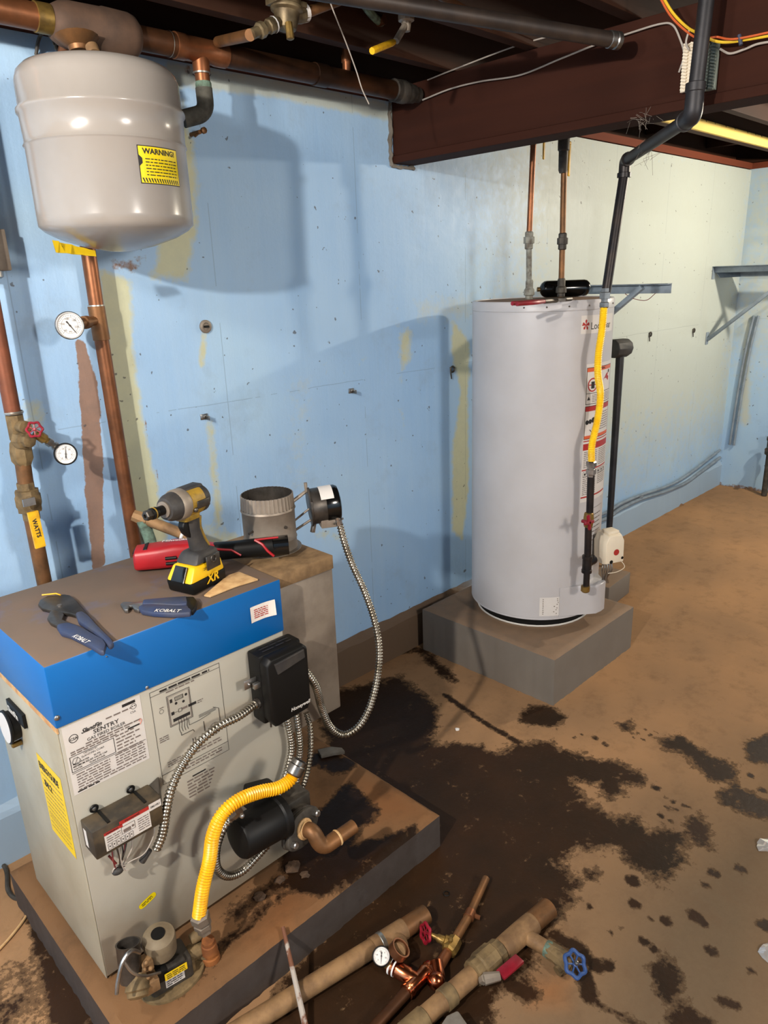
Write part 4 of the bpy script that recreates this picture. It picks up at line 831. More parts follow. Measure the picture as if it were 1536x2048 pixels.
# left side: dial gauge, badge plate, yellow guide sticker
gq = ax(33, 1447, BX0); Fs = plane((BX0, 0, 0), (0, -1, 0), (0, 0, 1))
mb = MB(); gc = Vector((BX0-.001, gq.y, gq.z)); mb.lathe(gc, (-1, 0, .05), [(0, .034), (.016, .036), (.018, .04), (.022, .04), (.024, .036)], 32); mb.build('gauge_case', 'black', b)
mb = MB(); mb.lathe(gc+Vector((-.0225, 0, .001)), (-1, 0, .05), [(0, .036), (.0018, .036)], 32); mb.build('gauge_face', 'dial', b)
mb = MB(); mb.lathe(gc+Vector((0, -.012, -.042)), (-1, 0, 0), [(0, .007), (.02, .007), (.022, .004)], 8); mb.build('gauge_stem', 'brass', b)
B1 = ax(21, 1402, BX0); B2 = ax(54, 1448, BX0); bc_ = (B1+B2)/2
mb = MB(); mb.text(plane((BX0-.008, bc_.y+.042, bc_.z-.009), (0, -1, 0), (0, 0, 1)), 'SlantFin', 0, 0, .022, .0012, bold=.03, sx=.9); mb.build('badge_lettering', 'white', b)
mb = MB(); mb.box((BX0-.004, bc_.y, bc_.z), (.008, .1, .034)); mb.build('badge_plate', 'black', b, bevel=.001)
P = [ax(*p, BX0) for p in ((78, 1510), (124, 1567), (152, 1716), (97, 1648))]
ya = (P[0].y+P[3].y)/2; yb_ = (P[1].y+P[2].y)/2; zt_ = (P[0].z+P[1].z)/2+.004; zb_ = (P[2].z+P[3].z)/2
mb = MB(); ya += -.004; mb.rect(Fs, -ya, zb_, -yb_, zt_, .0005); wd = ya-yb_; G = plane((BX0, ya, zb_), (0, -1, 0), (0, 0, 1)); H_ = zt_-zb_
mb.mat(1).text(G, 'ENERGYGUIDE', .005, H_-.034, .0235, .001, bold=.035, sx=(wd-.01)/(.0235*7.6)); mb.text(G, '84.2', .02, H_-.075, .024, .001, bold=.03)
mb.mat(2)
for k in range(12): mb.greek(G, .01, H_-.05-k*.0125 if k else H_-.047, wd-.012, .002)
mb.rect(G, .006, .05, wd-.006, .051); mb.build('energy_sticker', ['guide_yellow', 'ink', 'ink_soft'], b, smooth=False, label='tall yellow sticker with black print on the left side')
# ignition module
def gy(px, py, y): return ay(px, py, y)
im = thing('ignition_module', tuple(ay(245, 1650, BY0)), 'dusty black ignition module with a red and white label on the boiler front', 'control box')
ix0, ix1, iz0, iz1 = .397, .553, .487, .556
mb = MB(); mb.bb((ix0, BY0-.058, iz0), (ix1-.004, BY0-.001, iz1)); mb.build('housing', simple('dusty_black', (44, 38, 30), .6, 0, (82, 68, 48), 16), im, bevel=.003)
mb = MB(); mb.prism([(ix1-.004, BY0-.002, iz0+.01), (ix1-.004, BY0-.05, iz0+.01), (ix1+.022, BY0-.002, iz0+.02)], (0, 0, .055)); mb.build('side_bracket', 'steel_dark', im, bevel=.002)
mb = MB()
for x in (ix0+.03, ix1-.045):
    mb.torus((x, BY0-.006, iz1+.012), (0, 1, .1), .0075, .0025, 18, 6); mb.bb((x+.004, BY0-.055, iz1-.0), (x+.01, BY0-.004, iz1+.0025))
mb.build('mounting_lugs', 'black', im); mb = MB()
for x in (ix0+.03, ix1-.045): mb.sphere((x, BY0-.007, iz1+.012), .005, 10, (1, .5, 1))
mb.build('screws', 'steel', im)
Fi = plane((0, BY0-.058, 0), (1, 0, 0), (0, 0, 1)); mb = MB(); mb.rect(Fi, ix0+.022, iz0+.008, ix0+.122, iz0+.052, .0005); mb.rect(Fi, ix0+.122, iz0+.046, ix0+.15, iz0+.063, .0006)
mb.mat(1).rect(Fi, ix0+.022, iz0+.046, ix0+.062, iz0+.053, .0007); mb.rect(Fi, ix0+.056, iz0+.052, ix0+.122, iz0+.061, .0007)
mb.mat(2).text(Fi, 'WARNING', ix0+.026, iz0+.0475, .0055, .001, bold=.02); mb.text(Fi, 'Honeywell', ix0+.068, iz0+.054, .0075, .001, bold=.01); mb.text(Fi, 'S8610U', ix0+.125, iz0+.052, .0068, .001, bold=.02)
for k in range(6): mb.frame(Fi, ix0+.026+k*.0095, iz0+.01, ix0+.034+k*.0095, iz0+.024, .0008); mb.rect(Fi, ix0+.029+k*.0095, iz0+.015, ix0+.031+k*.0095, iz0+.019, .0009)
mb.frame(Fi, ix0+.058, iz0+.028, ix0+.088, iz0+.046, .0008); mb.mat(3).rect(Fi, ix0+.062, iz0+.03, ix0+.078, iz0+.038, .001); mb.disc(Fi, ix0+.083, iz0+.036, .003, .001, 10)
for k in range(3): mb.greek(Fi, ix0+.026, iz0+.028+k*.0055, ix0+.056, .002)
for k in range(6): mb.greek(Fi, ix0+.094, iz0+.014+k*.0055, ix0+.119, .002)
mb.build('label_sticker', ['sticker', 'red_ink', 'ink', 'ink_soft'], im, smooth=False, label='white label with a red band')
mb = MB(); Fl = plane((ix0, 0, 0), (0, -1, 0), (0, 0, 1)); mb.rect(Fl, -(BY0-.012), iz0+.012, -(BY0-.026), iz0+.055, .0006); mb.build('end_sticker', 'sticker', im, smooth=False)
mb = MB(); w0 = Vector((ix0+.04, BY0-.03, iz0)); we = ay(235, 1738, BY0-.03)
for k in range(7):
    mb.mat(k % 4); a = w0+Vector((.008*k, random.uniform(-.01, .01), 0)); c = we+Vector((random.uniform(-.008, .01), random.uniform(-.01, .01), random.uniform(-.004, .006)))
    mb.tube(spline([a, a.lerp(c, .4)+Vector((random.uniform(-.006, .006), -.01, -.004)), c, c+Vector((.008, 0, -.006))]), .0016, 5)
mb.mat(3).sphere(we+Vector((0, 0, -.004)), .01, 12, (1.3, 1, .9)); mb.mat(2); mb.tube(spline([we, ay(262, 1722, BY0-.04), ay(290, 1705, BY0-.045), ay(308, 1668, BY0-.04), ay(306, 1645, BY0-.035), ay(298, 1630, BY0-.05)]), .0013, 5)
mb.mat(3).tube([ay(284, 1722, BY0-.03), ay(300, 1700, BY0-.04)], .0075, 10, [.008, .0055]); mb.mat(2).torus(we, (0, 1, .3), .011, .0018, 18, 5); mb.mat(0).tube([ay(218, 1712, BY0-.03), ay(232, 1727, BY0-.03)], .0028, 6)
mb.build('wires', ['wire_red', 'steel_dark', 'wire_white', 'rubber'], im)
# circulator pump
pm = thing('circulator_pump', tuple(ay(530, 1650, 1.25)), 'black circulator pump motor on the lower right of the boiler front', 'pump')
pa = ay(472, 1680, 1.245); pb = ay(585, 1618, 1.245)
mb = MB(); mb.lathe(pa, pb-pa, [(0, .032), (.004, .046), (.01, .05), (.11, .05), (.115, .054), (.13, .054)], 32); mb.build('motor', 'black', pm)
mb = MB(); mb.box(ay(520, 1590, 1.29), (.075, .05, .055), Matrix.Rotation(.3, 3, 'Y')); mb.build('terminal_box', 'black', pm, bevel=.006)
mb = MB(); cc = ay(592, 1640, 1.27); mb.sphere(cc, .052, 20, (.9, 1, .9)); mb.box(ay(582, 1600, 1.30), (.075, .07, .05)); mb.build('volute', 'cast', pm, bevel=.006)
mb = MB(); mb.lathe(ay(478, 1622, 1.22), ay(462, 1636, 1.24)-ay(478, 1622, 1.22), [(0, .012), (.018, .012), (.02, .01), (.03, .01)], 8); mb.sphere(ay(484, 1632, 1.2), .006, 10); mb.build('cable_clamp', 'steel', pm)
fcn = ay(600, 1655, 1.225); fn = Vector((.15, -.93, .22)).normalized(); fu = fn.cross(Vector((0, 0, 1))).normalized(); fu = (fu*-.62+Vector((0, 0, 1))*.0); 
d1 = (ay(640, 1630, 1.2)-ay(562, 1690, 1.23)); d1 = (d1-fn*d1.dot(fn)).normalized(); d2 = fn.cross(d1)
def oval(c, L, Wd): return [c+d1*(L*math.cos(t)*(1 if abs(math.cos(t)) < .75 else 1))+d2*(Wd*math.sin(t)*(1.0-.25*abs(math.cos(t)))) for t in np.linspace(0, 2*math.pi, 33)[:-1]]
mb = MB(); mb.prism(oval(fcn-fn*.012, .062, .042), fn*.012); mb.build('flange', 'cast', pm, bevel=.002); mb = MB(); mb.prism(oval(fcn+fn*.002, .062, .042), fn*.012); mb.build('flange', 'cast', pm, bevel=.002)
mb = MB()
for s in (-1, 1): MB().lathe(fcn+d1*.047*s-fn*.02, fn, [(0, .008), (.03, .008), (.034, .009), (.046, .009), (.048, .006)], 8).build('flange_bolt', 'steel', pm)
# copper elbow from the pump
ce = thing('copper_elbow', tuple(fcn+fn*.03), 'brown copper elbow and stub pipe bolted to the pump flange', 'pipe fitting')
k0 = fcn+fn*.014; k1 = dp(644, 1697, fcn+fn*.06+Vector((.02, 0, 0))); k2 = dp(708, 1652, fcn+fn*.05+Vector((.07, .03, 0)))
mb = MB(); mb.tube(bend([k0, k0+fn*.03, k1, k1.lerp(k2, .45)], .03, 8), .0195, 18); mb.build('elbow', 'copper_dull', ce)
mb = MB(); mb.lathe(k1.lerp(k2, .45), k2-k1, [(0, .0195), (.003, .021), (.006, .0195)], 18); mb.build('tube_ring', 'pale_wood', ce); mb = MB(); mb.lathe(k0+fn*.001, fn, [(0, .026), (.004, .026), (.006, .021), (.012, .021)], 18); mb.build('solder_ring', 'pale_wood', ce)
mb = MB(); mb.cyl(k1.lerp(k2, .4), k2, .0175, seg=18); mb.build('stub_pipe', 'copper_dull', ce)
# yellow gas connector
yc = thing('gas_connector', tuple(ay(430, 1640, 1.2)), 'thick yellow corrugated gas connector arching across the boiler front', 'gas line')
Y_ = 1.205
MB().ribbed([ay(590, 1545, Y_-.01), ay(578, 1562, Y_-.01), ay(556, 1576, Y_-.008), ay(520, 1584, Y_), ay(478, 1600, Y_), ay(445, 1628, Y_), ay(426, 1670, Y_+.005), ay(419, 1720, Y_+.01), ay(406, 1775, Y_+.01), ay(398, 1832, Y_+.01)], .0158, .0064, .003, 16).build('hose', 'yellow_flex', yc, ang=80)
a = ay(586, 1550, Y_-.01); c = ay(605, 1512, Y_-.01); mb = MB(); mb.lathe(a, c-a, [(0, .017), (.004, .02), (.024, .02), (.026, .018), (.036, .018), (.036, .0135), (.02, .0135)], 20, False); mb.mat(1).lathe(c-(c-a)*.25, c-a, [(0, .001), (.0005, .0135)], 16); mb.build('open_end_nut', ['steel', 'black'], yc, label='open threaded grey nut')
a = ay(398, 1828, Y_+.01); c = ay(416, 1880, Y_+.015); mb = MB(); mb.lathe(a, c-a, [(0, .017), (.004, .0215), (.022, .0215), (.024, .017), (.03, .017), (.031, .02), (.042, .02), (.044, .016), (.06, .016)], 6); mb.build('lower_nut', 'galv', yc)
# rusty nipple
a = c; c2 = ay(426, 1940, Y_+.02); rn = thing('rusty_elbow', tuple(c2), 'rusty orange pipe nipple and elbow under the yellow gas connector', 'pipe fitting')
mb = MB(); mb.lathe(a, c2-a, [(0, .0145), (.01, .0145), (.012, .017), (.035, .019), (.037, .0165), (.045, .0165), (.047, .02), (.06, .021), (.063, .018), (.075, .016)], 16); mb.build('nipple', simple('rust', (150, 92, 44), .85, .2, (108, 62, 34), 25, .3), rn)
cg = ay(392, 1905, Y_+.05)
mb = MB(); mb.lathe(a.lerp(c2, .45), cg-a.lerp(c2, .45), [(0, .016), (.02, .018), (.04, .018), (.06, .016)], 8); mb.build('side_union', 'brass_dusty', rn)
# gas valve of the boiler
def q_(px, py, y=1.245): return ay(px, py, y)
gv = thing('gas_valve', tuple(q_(320, 1930)), 'dusty grey gas valve with yellow label at the foot of the boiler front', 'valve')
Tg = Matrix.Rotation(math.radians(-8), 3, 'Z')
mc = q_(335, 1935, 1.25)
mb = MB(); mb.box(mc+Vector((0, 0, .0)), (.095, .07, .06), Tg); mb.build('valve_body', 'cast', gv, bevel=.008)
mb = MB(); kb = q_(322, 1900, 1.25); mb.lathe(kb, (-.05, -.1, 1), [(0, .034), (.04, .036), (.046, .034), (.048, .026), (.052, .02), (.052, .001)], 28); mb.build('regulator_knob', simple('tan_grey', (120, 106, 84), .6, .1, (98, 84, 66), 20), gv, label='round tan grey knob on top')
kt = kb+Vector((-.05, -.1, 1)).normalized()*.053
mb = MB(); mb.lathe(kt, (-.05, -.1, 1), [(0, .015), (.002, .015)], 20); mb.mat(0); mb.build('knob_recess', 'black', gv)
fr = plane(mc+Tg @ Vector((-.03, -.036, .005)), Tg @ Vector((1, 0, 0)), (0, 0, 1)); mb = MB(); mb.rect(fr, .01, .015, .06, .034, .012); mb.mat(2).rect(fr, .012, -.018, .055, .008, .0006); mb.mat(1)
for k in range(3): mb.greek(fr, .014, .018+k*.005, .056, .002, w=.0126)
for k in range(4): mb.greek(fr, .015, -.014+k*.0055, .05, .002, w=.0012)
mb.build('label_stickers', ['guide_yellow', 'ink', 'sticker'], gv, smooth=False)
mb = MB(); mb.box(mc+Tg @ Vector((.004, -.03, .028)), (.054, .022, .026), Tg); mb.build('coil_cover', 'cast', gv, bevel=.004)
mb = MB(); mb.box(q_(318, 1945, 1.225), (.028, .03, .03), Tg); mb.build('plug_connector', 'black', gv, bevel=.002)
mb = MB(); cA = q_(262, 1960, 1.235); cB = q_(256, 1888, 1.255); mb.lathe(cA, cB-cA, [(0, .022), (.05, .024), (.075, .025), (.078, .026), (.078, .0225), (.03, .022)], 24, False); mb.mat(1).lathe(cA+(cB-cA)*.4, cB-cA, [(0, .001), (.0005, .0225)], 20); mb.build('pilot_tube', ['steel_dark', 'black'], gv, label='open ended steel cylinder beside the valve')
mb = MB(); cC = q_(275, 1968, 1.22); mb.lathe(cC, (-.3, -.5, -.55), [(-.02, .018), (0, .024), (.01, .026), (.014, .022), (.022, .022), (.026, .016), (.028, .001)], 24); mb.build('end_cap', 'brass_dusty', gv)
mb = MB(); mb.box(q_(300, 1962, 1.22), (.03, .04, .03), Tg); mb.box(q_(292, 1925, 1.235), (.024, .03, .022), Tg)
for px, py in ((292, 1925), (301, 1937), (288, 1940), (296, 1955), (303, 1968)): mb.sphere(q_(px, py, 1.21), .0055, 8)
mb.build('fittings', 'copper_dusty', gv, bevel=.002)
mb = MB(); mb.tube(spline([q_(320, 1945, 1.205), q_(290, 1952, 1.19), q_(265, 1945, 1.19), q_(245, 1920, 1.2)]), .003, 7); mb.tube(spline([q_(280, 1905, 1.2), q_(262, 1902, 1.195), q_(245, 1925, 1.19), q_(236, 1960, 1.185), q_(233, 1988, 1.18)]), .0042, 8); mb.build('aluminium_tubes', 'steel', gv)
# manifold skirt below
mb = MB(); vs = []; cm = q_(345, 1958, 1.25); 
for t in np.linspace(-.35, math.pi+.1, 18): vs.append(cm+Vector((.075*math.cos(t), -.06*math.sin(t)**.9 if math.sin(t) > 0 else 0, 0))+Vector((0, 0, -.005)))
mb.prism(vs+[cm+Vector((-.078, .04, -.005)), cm+Vector((.08, .04, -.005))], (0, 0, .022)); mb.build('cover_pan', 'brass_dusty', gv, bevel=.003)
mb = MB()
mb.cyl(mc+Tg @ Vector((.045, 0, 0)), mc+Tg @ Vector((.085, .0, .0)), .018, seg=8); mb.lathe(q_(380, 1880, 1.25), (1, -.2, .1), [(0, .012), (.02, .014), (.03, .012)], 8); mb.box(q_(372, 1925, 1.24), (.03, .04, .035), Tg); mb.build('inlet_block', 'brass_dusty', gv, bevel=.003)
mb = MB(); mb.cyl((mc.x-.01, mc.y, PZ+.001), (mc.x-.01, mc.y, mc.z-.02), .02); mb.cyl((mc.x+.0, mc.y, mc.z), (mc.x, BY0+.001, mc.z), .016); mb.build('manifold_pipe', 'iron', gv)
# ------------------------------------------------------------ expansion tank
EX, EY, ER = .880, 1.797, .179
et = thing('expansion_tank', (EX, EY, 1.68), 'large pale grey expansion tank hanging under the copper header pipe', 'tank')
prof = [(0, .001), (.002, .03), (.012, .08), (.03, .135), (.046, .165), (.058, .178), (.075, ER), (.225, ER), (.229, ER+.0035), (.233, ER+.0015), (.238, ER), (.292, ER+.002), (.296, ER+.0065), (.303, ER+.0065), (.309, ER+.0005), (.36, ER+.0), (.378, ER-.006), (.39, .16), (.4, .125), (.412, .07), (.416, .02), (.416, .001)]
MB().lathe((EX, EY, 1.68), (0, 0, 1), prof, 96).build('shell', 'tank', et, ang=60)
F = cylF(EX, EY, ER, math.radians(-62)); 
def oncyl(px, py, cx, cy, r):
    d = ray(px, py); a = d.x**2+d.y**2; b = -(d.x*cx+d.y*cy); c = cx*cx+cy*cy-r*r; t = (-b-math.sqrt(max(0, b*b-a*c)))/a; P = CAM+d*t; return P, math.atan2(P.y-cy, P.x-cx)
P0, a0 = oncyl(273, 292, EX, EY, ER); P1, a1 = oncyl(352, 300, EX, EY, ER); P2, _ = oncyl(285, 366, EX, EY, ER)
F = cylF(EX, EY, ER, a0); LW = .112; z1 = P0.z+.003; z0 = P2.z-.001; H_ = z1-z0
mb = MB(); mb.mat(1).rect(F, 0, z0, LW, z1, .0004, 14); mb.mat(0).rect(F, .002, z0+.002, LW-.002, z1-.002, .0008, 14)
mb.mat(1).text(F, 'WARNING!', LW/2, z1-.0165, .0155, .0012, bold=.03, align='CENTER', sx=1.12)
for k in range(6): mb.greek(F, .016, z1-.028-k*.0065, LW-.008, .0021)
mb.add([F(.0, z0+.034, .0011), F(.009, z0+.042, .0011), F(.009, z0+.052, .0011), F(.0, z0+.06, .0011)], [(0, 1, 2, 3)])
for k in range(15): u = .004+k*.0068; mb.add([F(u+.004, z0+.003, .0011), F(u+.0068, z0+.003, .0011), F(u+.0035, z0+.012, .0011), F(u, z0+.012, .0011)], [(0, 1, 2, 3)])
mb.build('warning_sticker', ['sticker_yellow', 'ink'], et, smooth=False, label='yellow warning sticker with black print')
MB().cyl((EX, EY, 2.105), (EX-.0, EY+.01, 2.122), .014).build('top_nipple', 'copper_dusty', et)
yt = thing('yellow_tag', tuple(ay(145, 500, 1.75)), 'crinkled yellow paper tag under the bottom of the expansion tank', 'tag')
mb = MB(); a = ay(106, 492, 1.76); c = ay(190, 512, 1.80); K = 10; vs = []
for i in range(K+1):
    p = a.lerp(c, i/K); w = Vector((.004*math.sin(i*2), -.004*math.sin(i*1.7), 0)); vs += [p+w+Vector((0, 0, .012)), p-w+Vector((0, -.01, -.014+.012*i/K))]
vs2 = [v+Vector((.0, -.0012, .0004)) for v in vs]
mb.add(vs, [(2*i, 2*i+2, 2*i+3, 2*i+1) for i in range(K)]); mb.add(vs2, [(2*i+1, 2*i+3, 2*i+2, 2*i) for i in range(K)]); mb.mat(1)
mb.tube([p+Vector((0, -.004, .004*(-1)**i)) for i, p in enumerate([a.lerp(c, k/6) for k in range(1, 6)])], .0012, 4); mb.build('paper', ['guide_yellow', 'ink'], yt)
# ------------------------------------------------------------ header pipe and air separator
HY_ = 1.905; HZ_ = 2.189; hr = .0285; TX = ay(404, 150, 1.905).x
hd = thing('header_pipe', (1.4, HY_, HZ_), 'long brown copper header pipe along the top of the blue wall', 'pipe')
mb = MB(); mb.cyl((-.6, HY_, HZ_), (.84, HY_, HZ_), hr, seg=24); mb.build('left_pipe', 'copper', hd)
mb = MB(); mb.lathe((.80, HY_, HZ_), (1, 0, 0), [(0, hr), (.001, hr+.003), (.035, hr+.003), (.036, hr)], 24); mb.build('coupling', 'brass', hd)
mb = MB(); mb.cyl((1.03, HY_, HZ_), (2.06, HY_, HZ_), hr, seg=24); mb.build('right_pipe', 'copper_dark', hd)
mb = MB(); mb.cyl((2.0, HY_, HZ_), (2.085, HY_, HZ_), .024, seg=20)
mb.lathe((1.96, HY_, HZ_), (1, 0, 0), [(0, hr), (.002, hr+.006), (.02, hr+.006), (.022, hr+.003), (.03, hr+.007), (.055, hr+.007), (.058, hr+.002), (.07, hr+.004), (.09, hr+.001), (.1, hr)], 20); mb.build('end_union', 'cast', hd)
mb = MB(); mb.lathe((TX-.077, HY_, HZ_), (1, 0, 0), [(0, hr), (.001, hr+.003), (.03, hr+.003), (.033, hr+.001), (.12, hr+.001), (.123, hr+.003), (.155, hr+.003), (.156, hr)], 24); mb.cyl((TX, HY_, HZ_), (TX, HY_, HZ_-.055), .0225, seg=20); mb.build('tee', 'copper', hd, label='bright copper tee fitting')
mb = MB(); mb.lathe((1.62, HY_, HZ_), (1, 0, 0), [(0, hr), (.001, hr+.003), (.05, hr+.003), (.051, hr)], 24); mb.build('coupling', 'copper_dark', hd)
mb = MB(); mb.lathe((TX-.092, HY_, HZ_), (1, 0, 0), [(0, hr+.0022), (.002, hr+.0022)], 20, False); mb.build('solder_ring', 'solder', hd); mb = MB(); mb.lathe((TX, HY_, HZ_-.052), (0, 0, -1), [(0, .0245), (.004, .0245)], 20, False); mb.build('solder_ring', 'solder', hd)
sp = hd
mb = MB(); mb.lathe((.835, HY_, HZ_-.004), (1, 0, 0), [(0, hr), (.004, .036), (.02, .045), (.04, .05), (.12, .052), (.125, .054), (.185, .053), (.2, .049), (.212, .038), (.216, hr)], 28); mb.build('air_separator', simple('brown_cast', (92, 68, 52), .75, .2, (64, 48, 38), 8, .2), sp, label='fat dull air separator body above the expansion tank')
mb = MB(); mb.lathe((EX+.0, HY_-.03, HZ_-.035), (0, -.15, -1), [(0, .05), (.016, .03), (.02, .024), (.03, .022)], 16); mb.build('bottom_boss', 'copper_dull', sp)
# drop from the tee, elbow back towards the wall
dr = thing('drain_elbow', (TX, HY_, 2.05), 'short copper drop ending in a corroded dark elbow right of the expansion tank', 'pipe')
T0 = Vector((TX, HY_, HZ_-.05)); T1 = ay(413, 226, HY_); T2 = ay(366, 238, HY_+.02)
MB().cyl(T0, T1+Vector((0, 0, .03)), .0195, seg=18).build('drop', 'copper', dr)
mb = MB(); mb.tube(bend([T1+Vector((-.001, 0, .06)), T1, T2], .035, 8), .0225, 18); mb.build('elbow', 'oxide' if False else simple('dark_oxide', (82, 80, 72), .8, .2, (52, 50, 44), 22, .3), dr)
MB().lathe(T1+Vector((-.001, 0, .075)), (0, 0, -1), [(0, .02), (.004, .0215), (.03, .0215)], 18).build('green_joint', 'oxide', dr)
# pipe with gauge below the tank
RY = 2.007; P2T = ay(178, 510, RY); P2B = ay(278, 1118, RY)
r2 = thing('riser_pipe', tuple(P2B), 'shiny brown copper riser pipe behind the boiler with a gauge tee', 'pipe')
g1 = ay(197, 640, RY); a1 = P2T.lerp(P2B, .14)
mb = MB(); mb.tube(bend([(P2T.x, HY_+.03, HZ_-.02), (P2T.x, RY, HZ_-.09), g1], .04), .0195, 20); mb.build('upper_tube', 'copper', r2)
mb = MB(); mb.cyl(g1, Vector((P2B.x, P2B.y, .3)), .0195, seg=20); mb.build('lower_tube', 'copper', r2)
gt = ay(192, 612, RY); gb = ay(205, 690, RY); d = (gb-gt).normalized()
mb = MB(); mb.lathe(gt, d, [(0, .0195), (.001, .0225), (.09, .0225), (.091, .0195)], 20); GQ = ay(139, 651, 1.925)+Vector((.012, .02, 0)); mb.cyl(g1, GQ, .0125, seg=14); mb.lathe(g1.lerp(GQ, .4), GQ-g1, [(0, .0145), (.002, .017), (.018, .017), (.02, .012)], 14); mb.build('gauge_tee', 'copper_dull', r2)
MB().lathe(gt+Vector((0, 0, .003)), (0, 0, -1), [(0, .0215), (.004, .0215)], 20, False).build('solder_ring', 'solder', r2)
def gauge(name, c, n, R, label, rim, txt, ang, needle='ink', down=False):
    c = Vector(c); n = Vector(n).normalized(); u = Vector((0, 0, 1)).cross(n).normalized()
    v = n.cross(u); F = lambda a, b_, w=0: c+u*a+v*b_+n*w
    t = thing(name, tuple(c), label, 'gauge')
    MB().lathe(c-n*.022, n, [(0, R*.4), (.002, R*.9), (.018, R*.93), (.02, R), (.027, R), (.029, R*.94), (.029, R*.87), (.024, R*.86), (.024, .0005)], 40).build('case', rim, t)
    mb = MB(); mb.disc(F, 0, 0, R*.865, .003, 36); mb.build('dial', 'dial', t, smooth=False)
    mb = MB(); 
    for k in range(28):
        a = math.radians(225-270*k/27); r0 = R*.76; r1 = R*(.68 if k % 3 else .62)
        p = [F(r0*math.cos(a+da), r0*math.sin(a+da), .0034) for da in (-.015, .015)]+[F(r1*math.cos(a+da), r1*math.sin(a+da), .0034) for da in (.015, -.015)]; mb.add(p, [(0, 1, 2, 3)])
        if k % 6 == 0: mb.text(F, txt[(k//6) % len(txt)], R*.48*math.cos(a), R*.48*math.sin(a)-R*.06, R*.2, .0034, align='CENTER')
    if not down: mb.disc(F, 0, 0, R*.57, .0033, 36, R*.555)
    mb.text(F, 'PSI', 0, -R*.5 if not down else R*.3, R*.17, .0034, align='CENTER')
    L = R*.72; a = math.radians(ang); e = Vector((math.cos(a), math.sin(a), 0)); s = Vector((-e.y, e.x, 0))
    mb.add([F(*(e*L+s*R*.012)[:2], .0055), F(*(e*L-s*R*.012)[:2], .0055), F(*(-e*R*.12-s*R*.035)[:2], .0055), F(*(-e*R*.12+s*R*.035)[:2], .0055)], [(0, 1, 2, 3)])
    mb.add([F(*(-e*R*.1+s*R*.03)[:2], .0055), F(*(-e*R*.1-s*R*.03)[:2], .0055), F(*(-e*R*.36-s*R*.06)[:2], .0055), F(*(-e*R*.36+s*R*.06)[:2], .0055)], [(0, 1, 2, 3)])
    mb.disc(F, 0, 0, R*.07, .006, 12); mb.build('needle_and_marks', 'ink', t, smooth=False); MB().sphere(F(0, 0, .006), R*.045, 8).build('pivot', 'steel', t)
    return t
vw = (CAM-ay(138, 650, 1.93)).normalized()
gauge('temperature_gauge', ay(139, 651, 1.925), vw+Vector((.15, 0, 0)), .035, 'round steel rimmed dial gauge on the copper riser pipe', 'steel', ('60', '100', '140', '180', '220'), -57)
# left riser with stop valve, gauge, ball valve
LX, LY = .612, 1.965
r1 = thing('supply_riser', (LX, LY, .9), 'brown copper supply riser with valves near the left edge of the blue wall', 'pipe')
def l_(px, py, y=LY): return ay(px, py, y)
MB().cyl((LX+.002, LY, 1.7), l_(26, 828), .0195, seg=18).build('upper_tube', simple('reddish_copper', (136, 78, 52), .5, .5, (104, 62, 44), 10), r1)
MB().cyl((LX+.002, LY, 1.69), (LX+.002, LY, 2.44), .0195, seg=18).build('top_tube', 'copper', r1)
mb = MB(); mb.lathe(l_(27, 822), (0, 0, -1), [(0, .021), (.004, .0235), (.008, .021)], 18, False); mb.build('solder_ring', 'solder', r1); mb = MB(); mb.lathe(l_(41, 900), (0, 0, -1), [(.0, .0215), (.004, .0235), (.008, .0215)], 18, False); mb.build('solder_ring', 'solder', r1)
mb = MB(); a = l_(28, 830); mb.lathe(a, (0, 0, -1), [(0, .0215), (.06, .0215), (.065, .019), (.07, .024), (.09, .028), (.115, .028), (.125, .022), (.13, .0205)], 8); hb = l_(52, 855, 1.925); mb.cyl(l_(34, 852), hb, .0165, seg=14); mb.lathe(l_(45, 880, 1.945), (.25, -.9, 0), [(-.01, .026), (.012, .024), (.016, .018), (.03, .018), (.032, .012)], 8); mb.build('brass_cross', 'brass_dusty', r1)
mb = MB(); mb.cyl(l_(42, 900), l_(54, 985), .0195, seg=18); mb.build('middle_tube', 'copper_dull', r1); mb = MB(); mb.cyl(l_(62, 1030), Vector((l_(62, 1030).x+.003, LY, .3)), .0195, seg=18); mb.build('lower_tube', 'copper_dull', r1)
mb = MB(); mb.lathe(l_(50, 965), (0, 0, -1), [(0, .022), (.018, .022), (.02, .03), (.032, .03), (.036, .033), (.06, .033), (.066, .03), (.078, .03), (.08, .022), (.1, .022)], 8); mb.cyl(l_(60, 1000), l_(60, 1002, 1.915), .012, seg=8); mb.build('ball_valve_body', 'brass_dusty', r1)
mb = MB(); a = l_(58, 1004, 1.912); mb.box(a, (.03, .006, .02)); e0 = l_(66, 1028, 1.905); e1 = l_(80, 1090, 1.905); T = Matrix.Rotation(math.atan2((e1-e0).x, -(e1-e0).z)*-1, 3, 'Y'); mb.mat(1).box((e0+e1)/2, (.026, .008, (e1-e0).length+.012), T)
G = plane((e0+e1)/2+Vector((-.004, -.0045, .03)), Vector((0.1, 0, -1)), Vector((1, 0, .1))); mb.mat(2).text(G, 'WATTS', .0, -.004, .015, .0005, bold=.03); mb.build('yellow_lever', ['steel', 'handle_yellow', 'ink'], r1, bevel=0, label='yellow lever with black lettering')
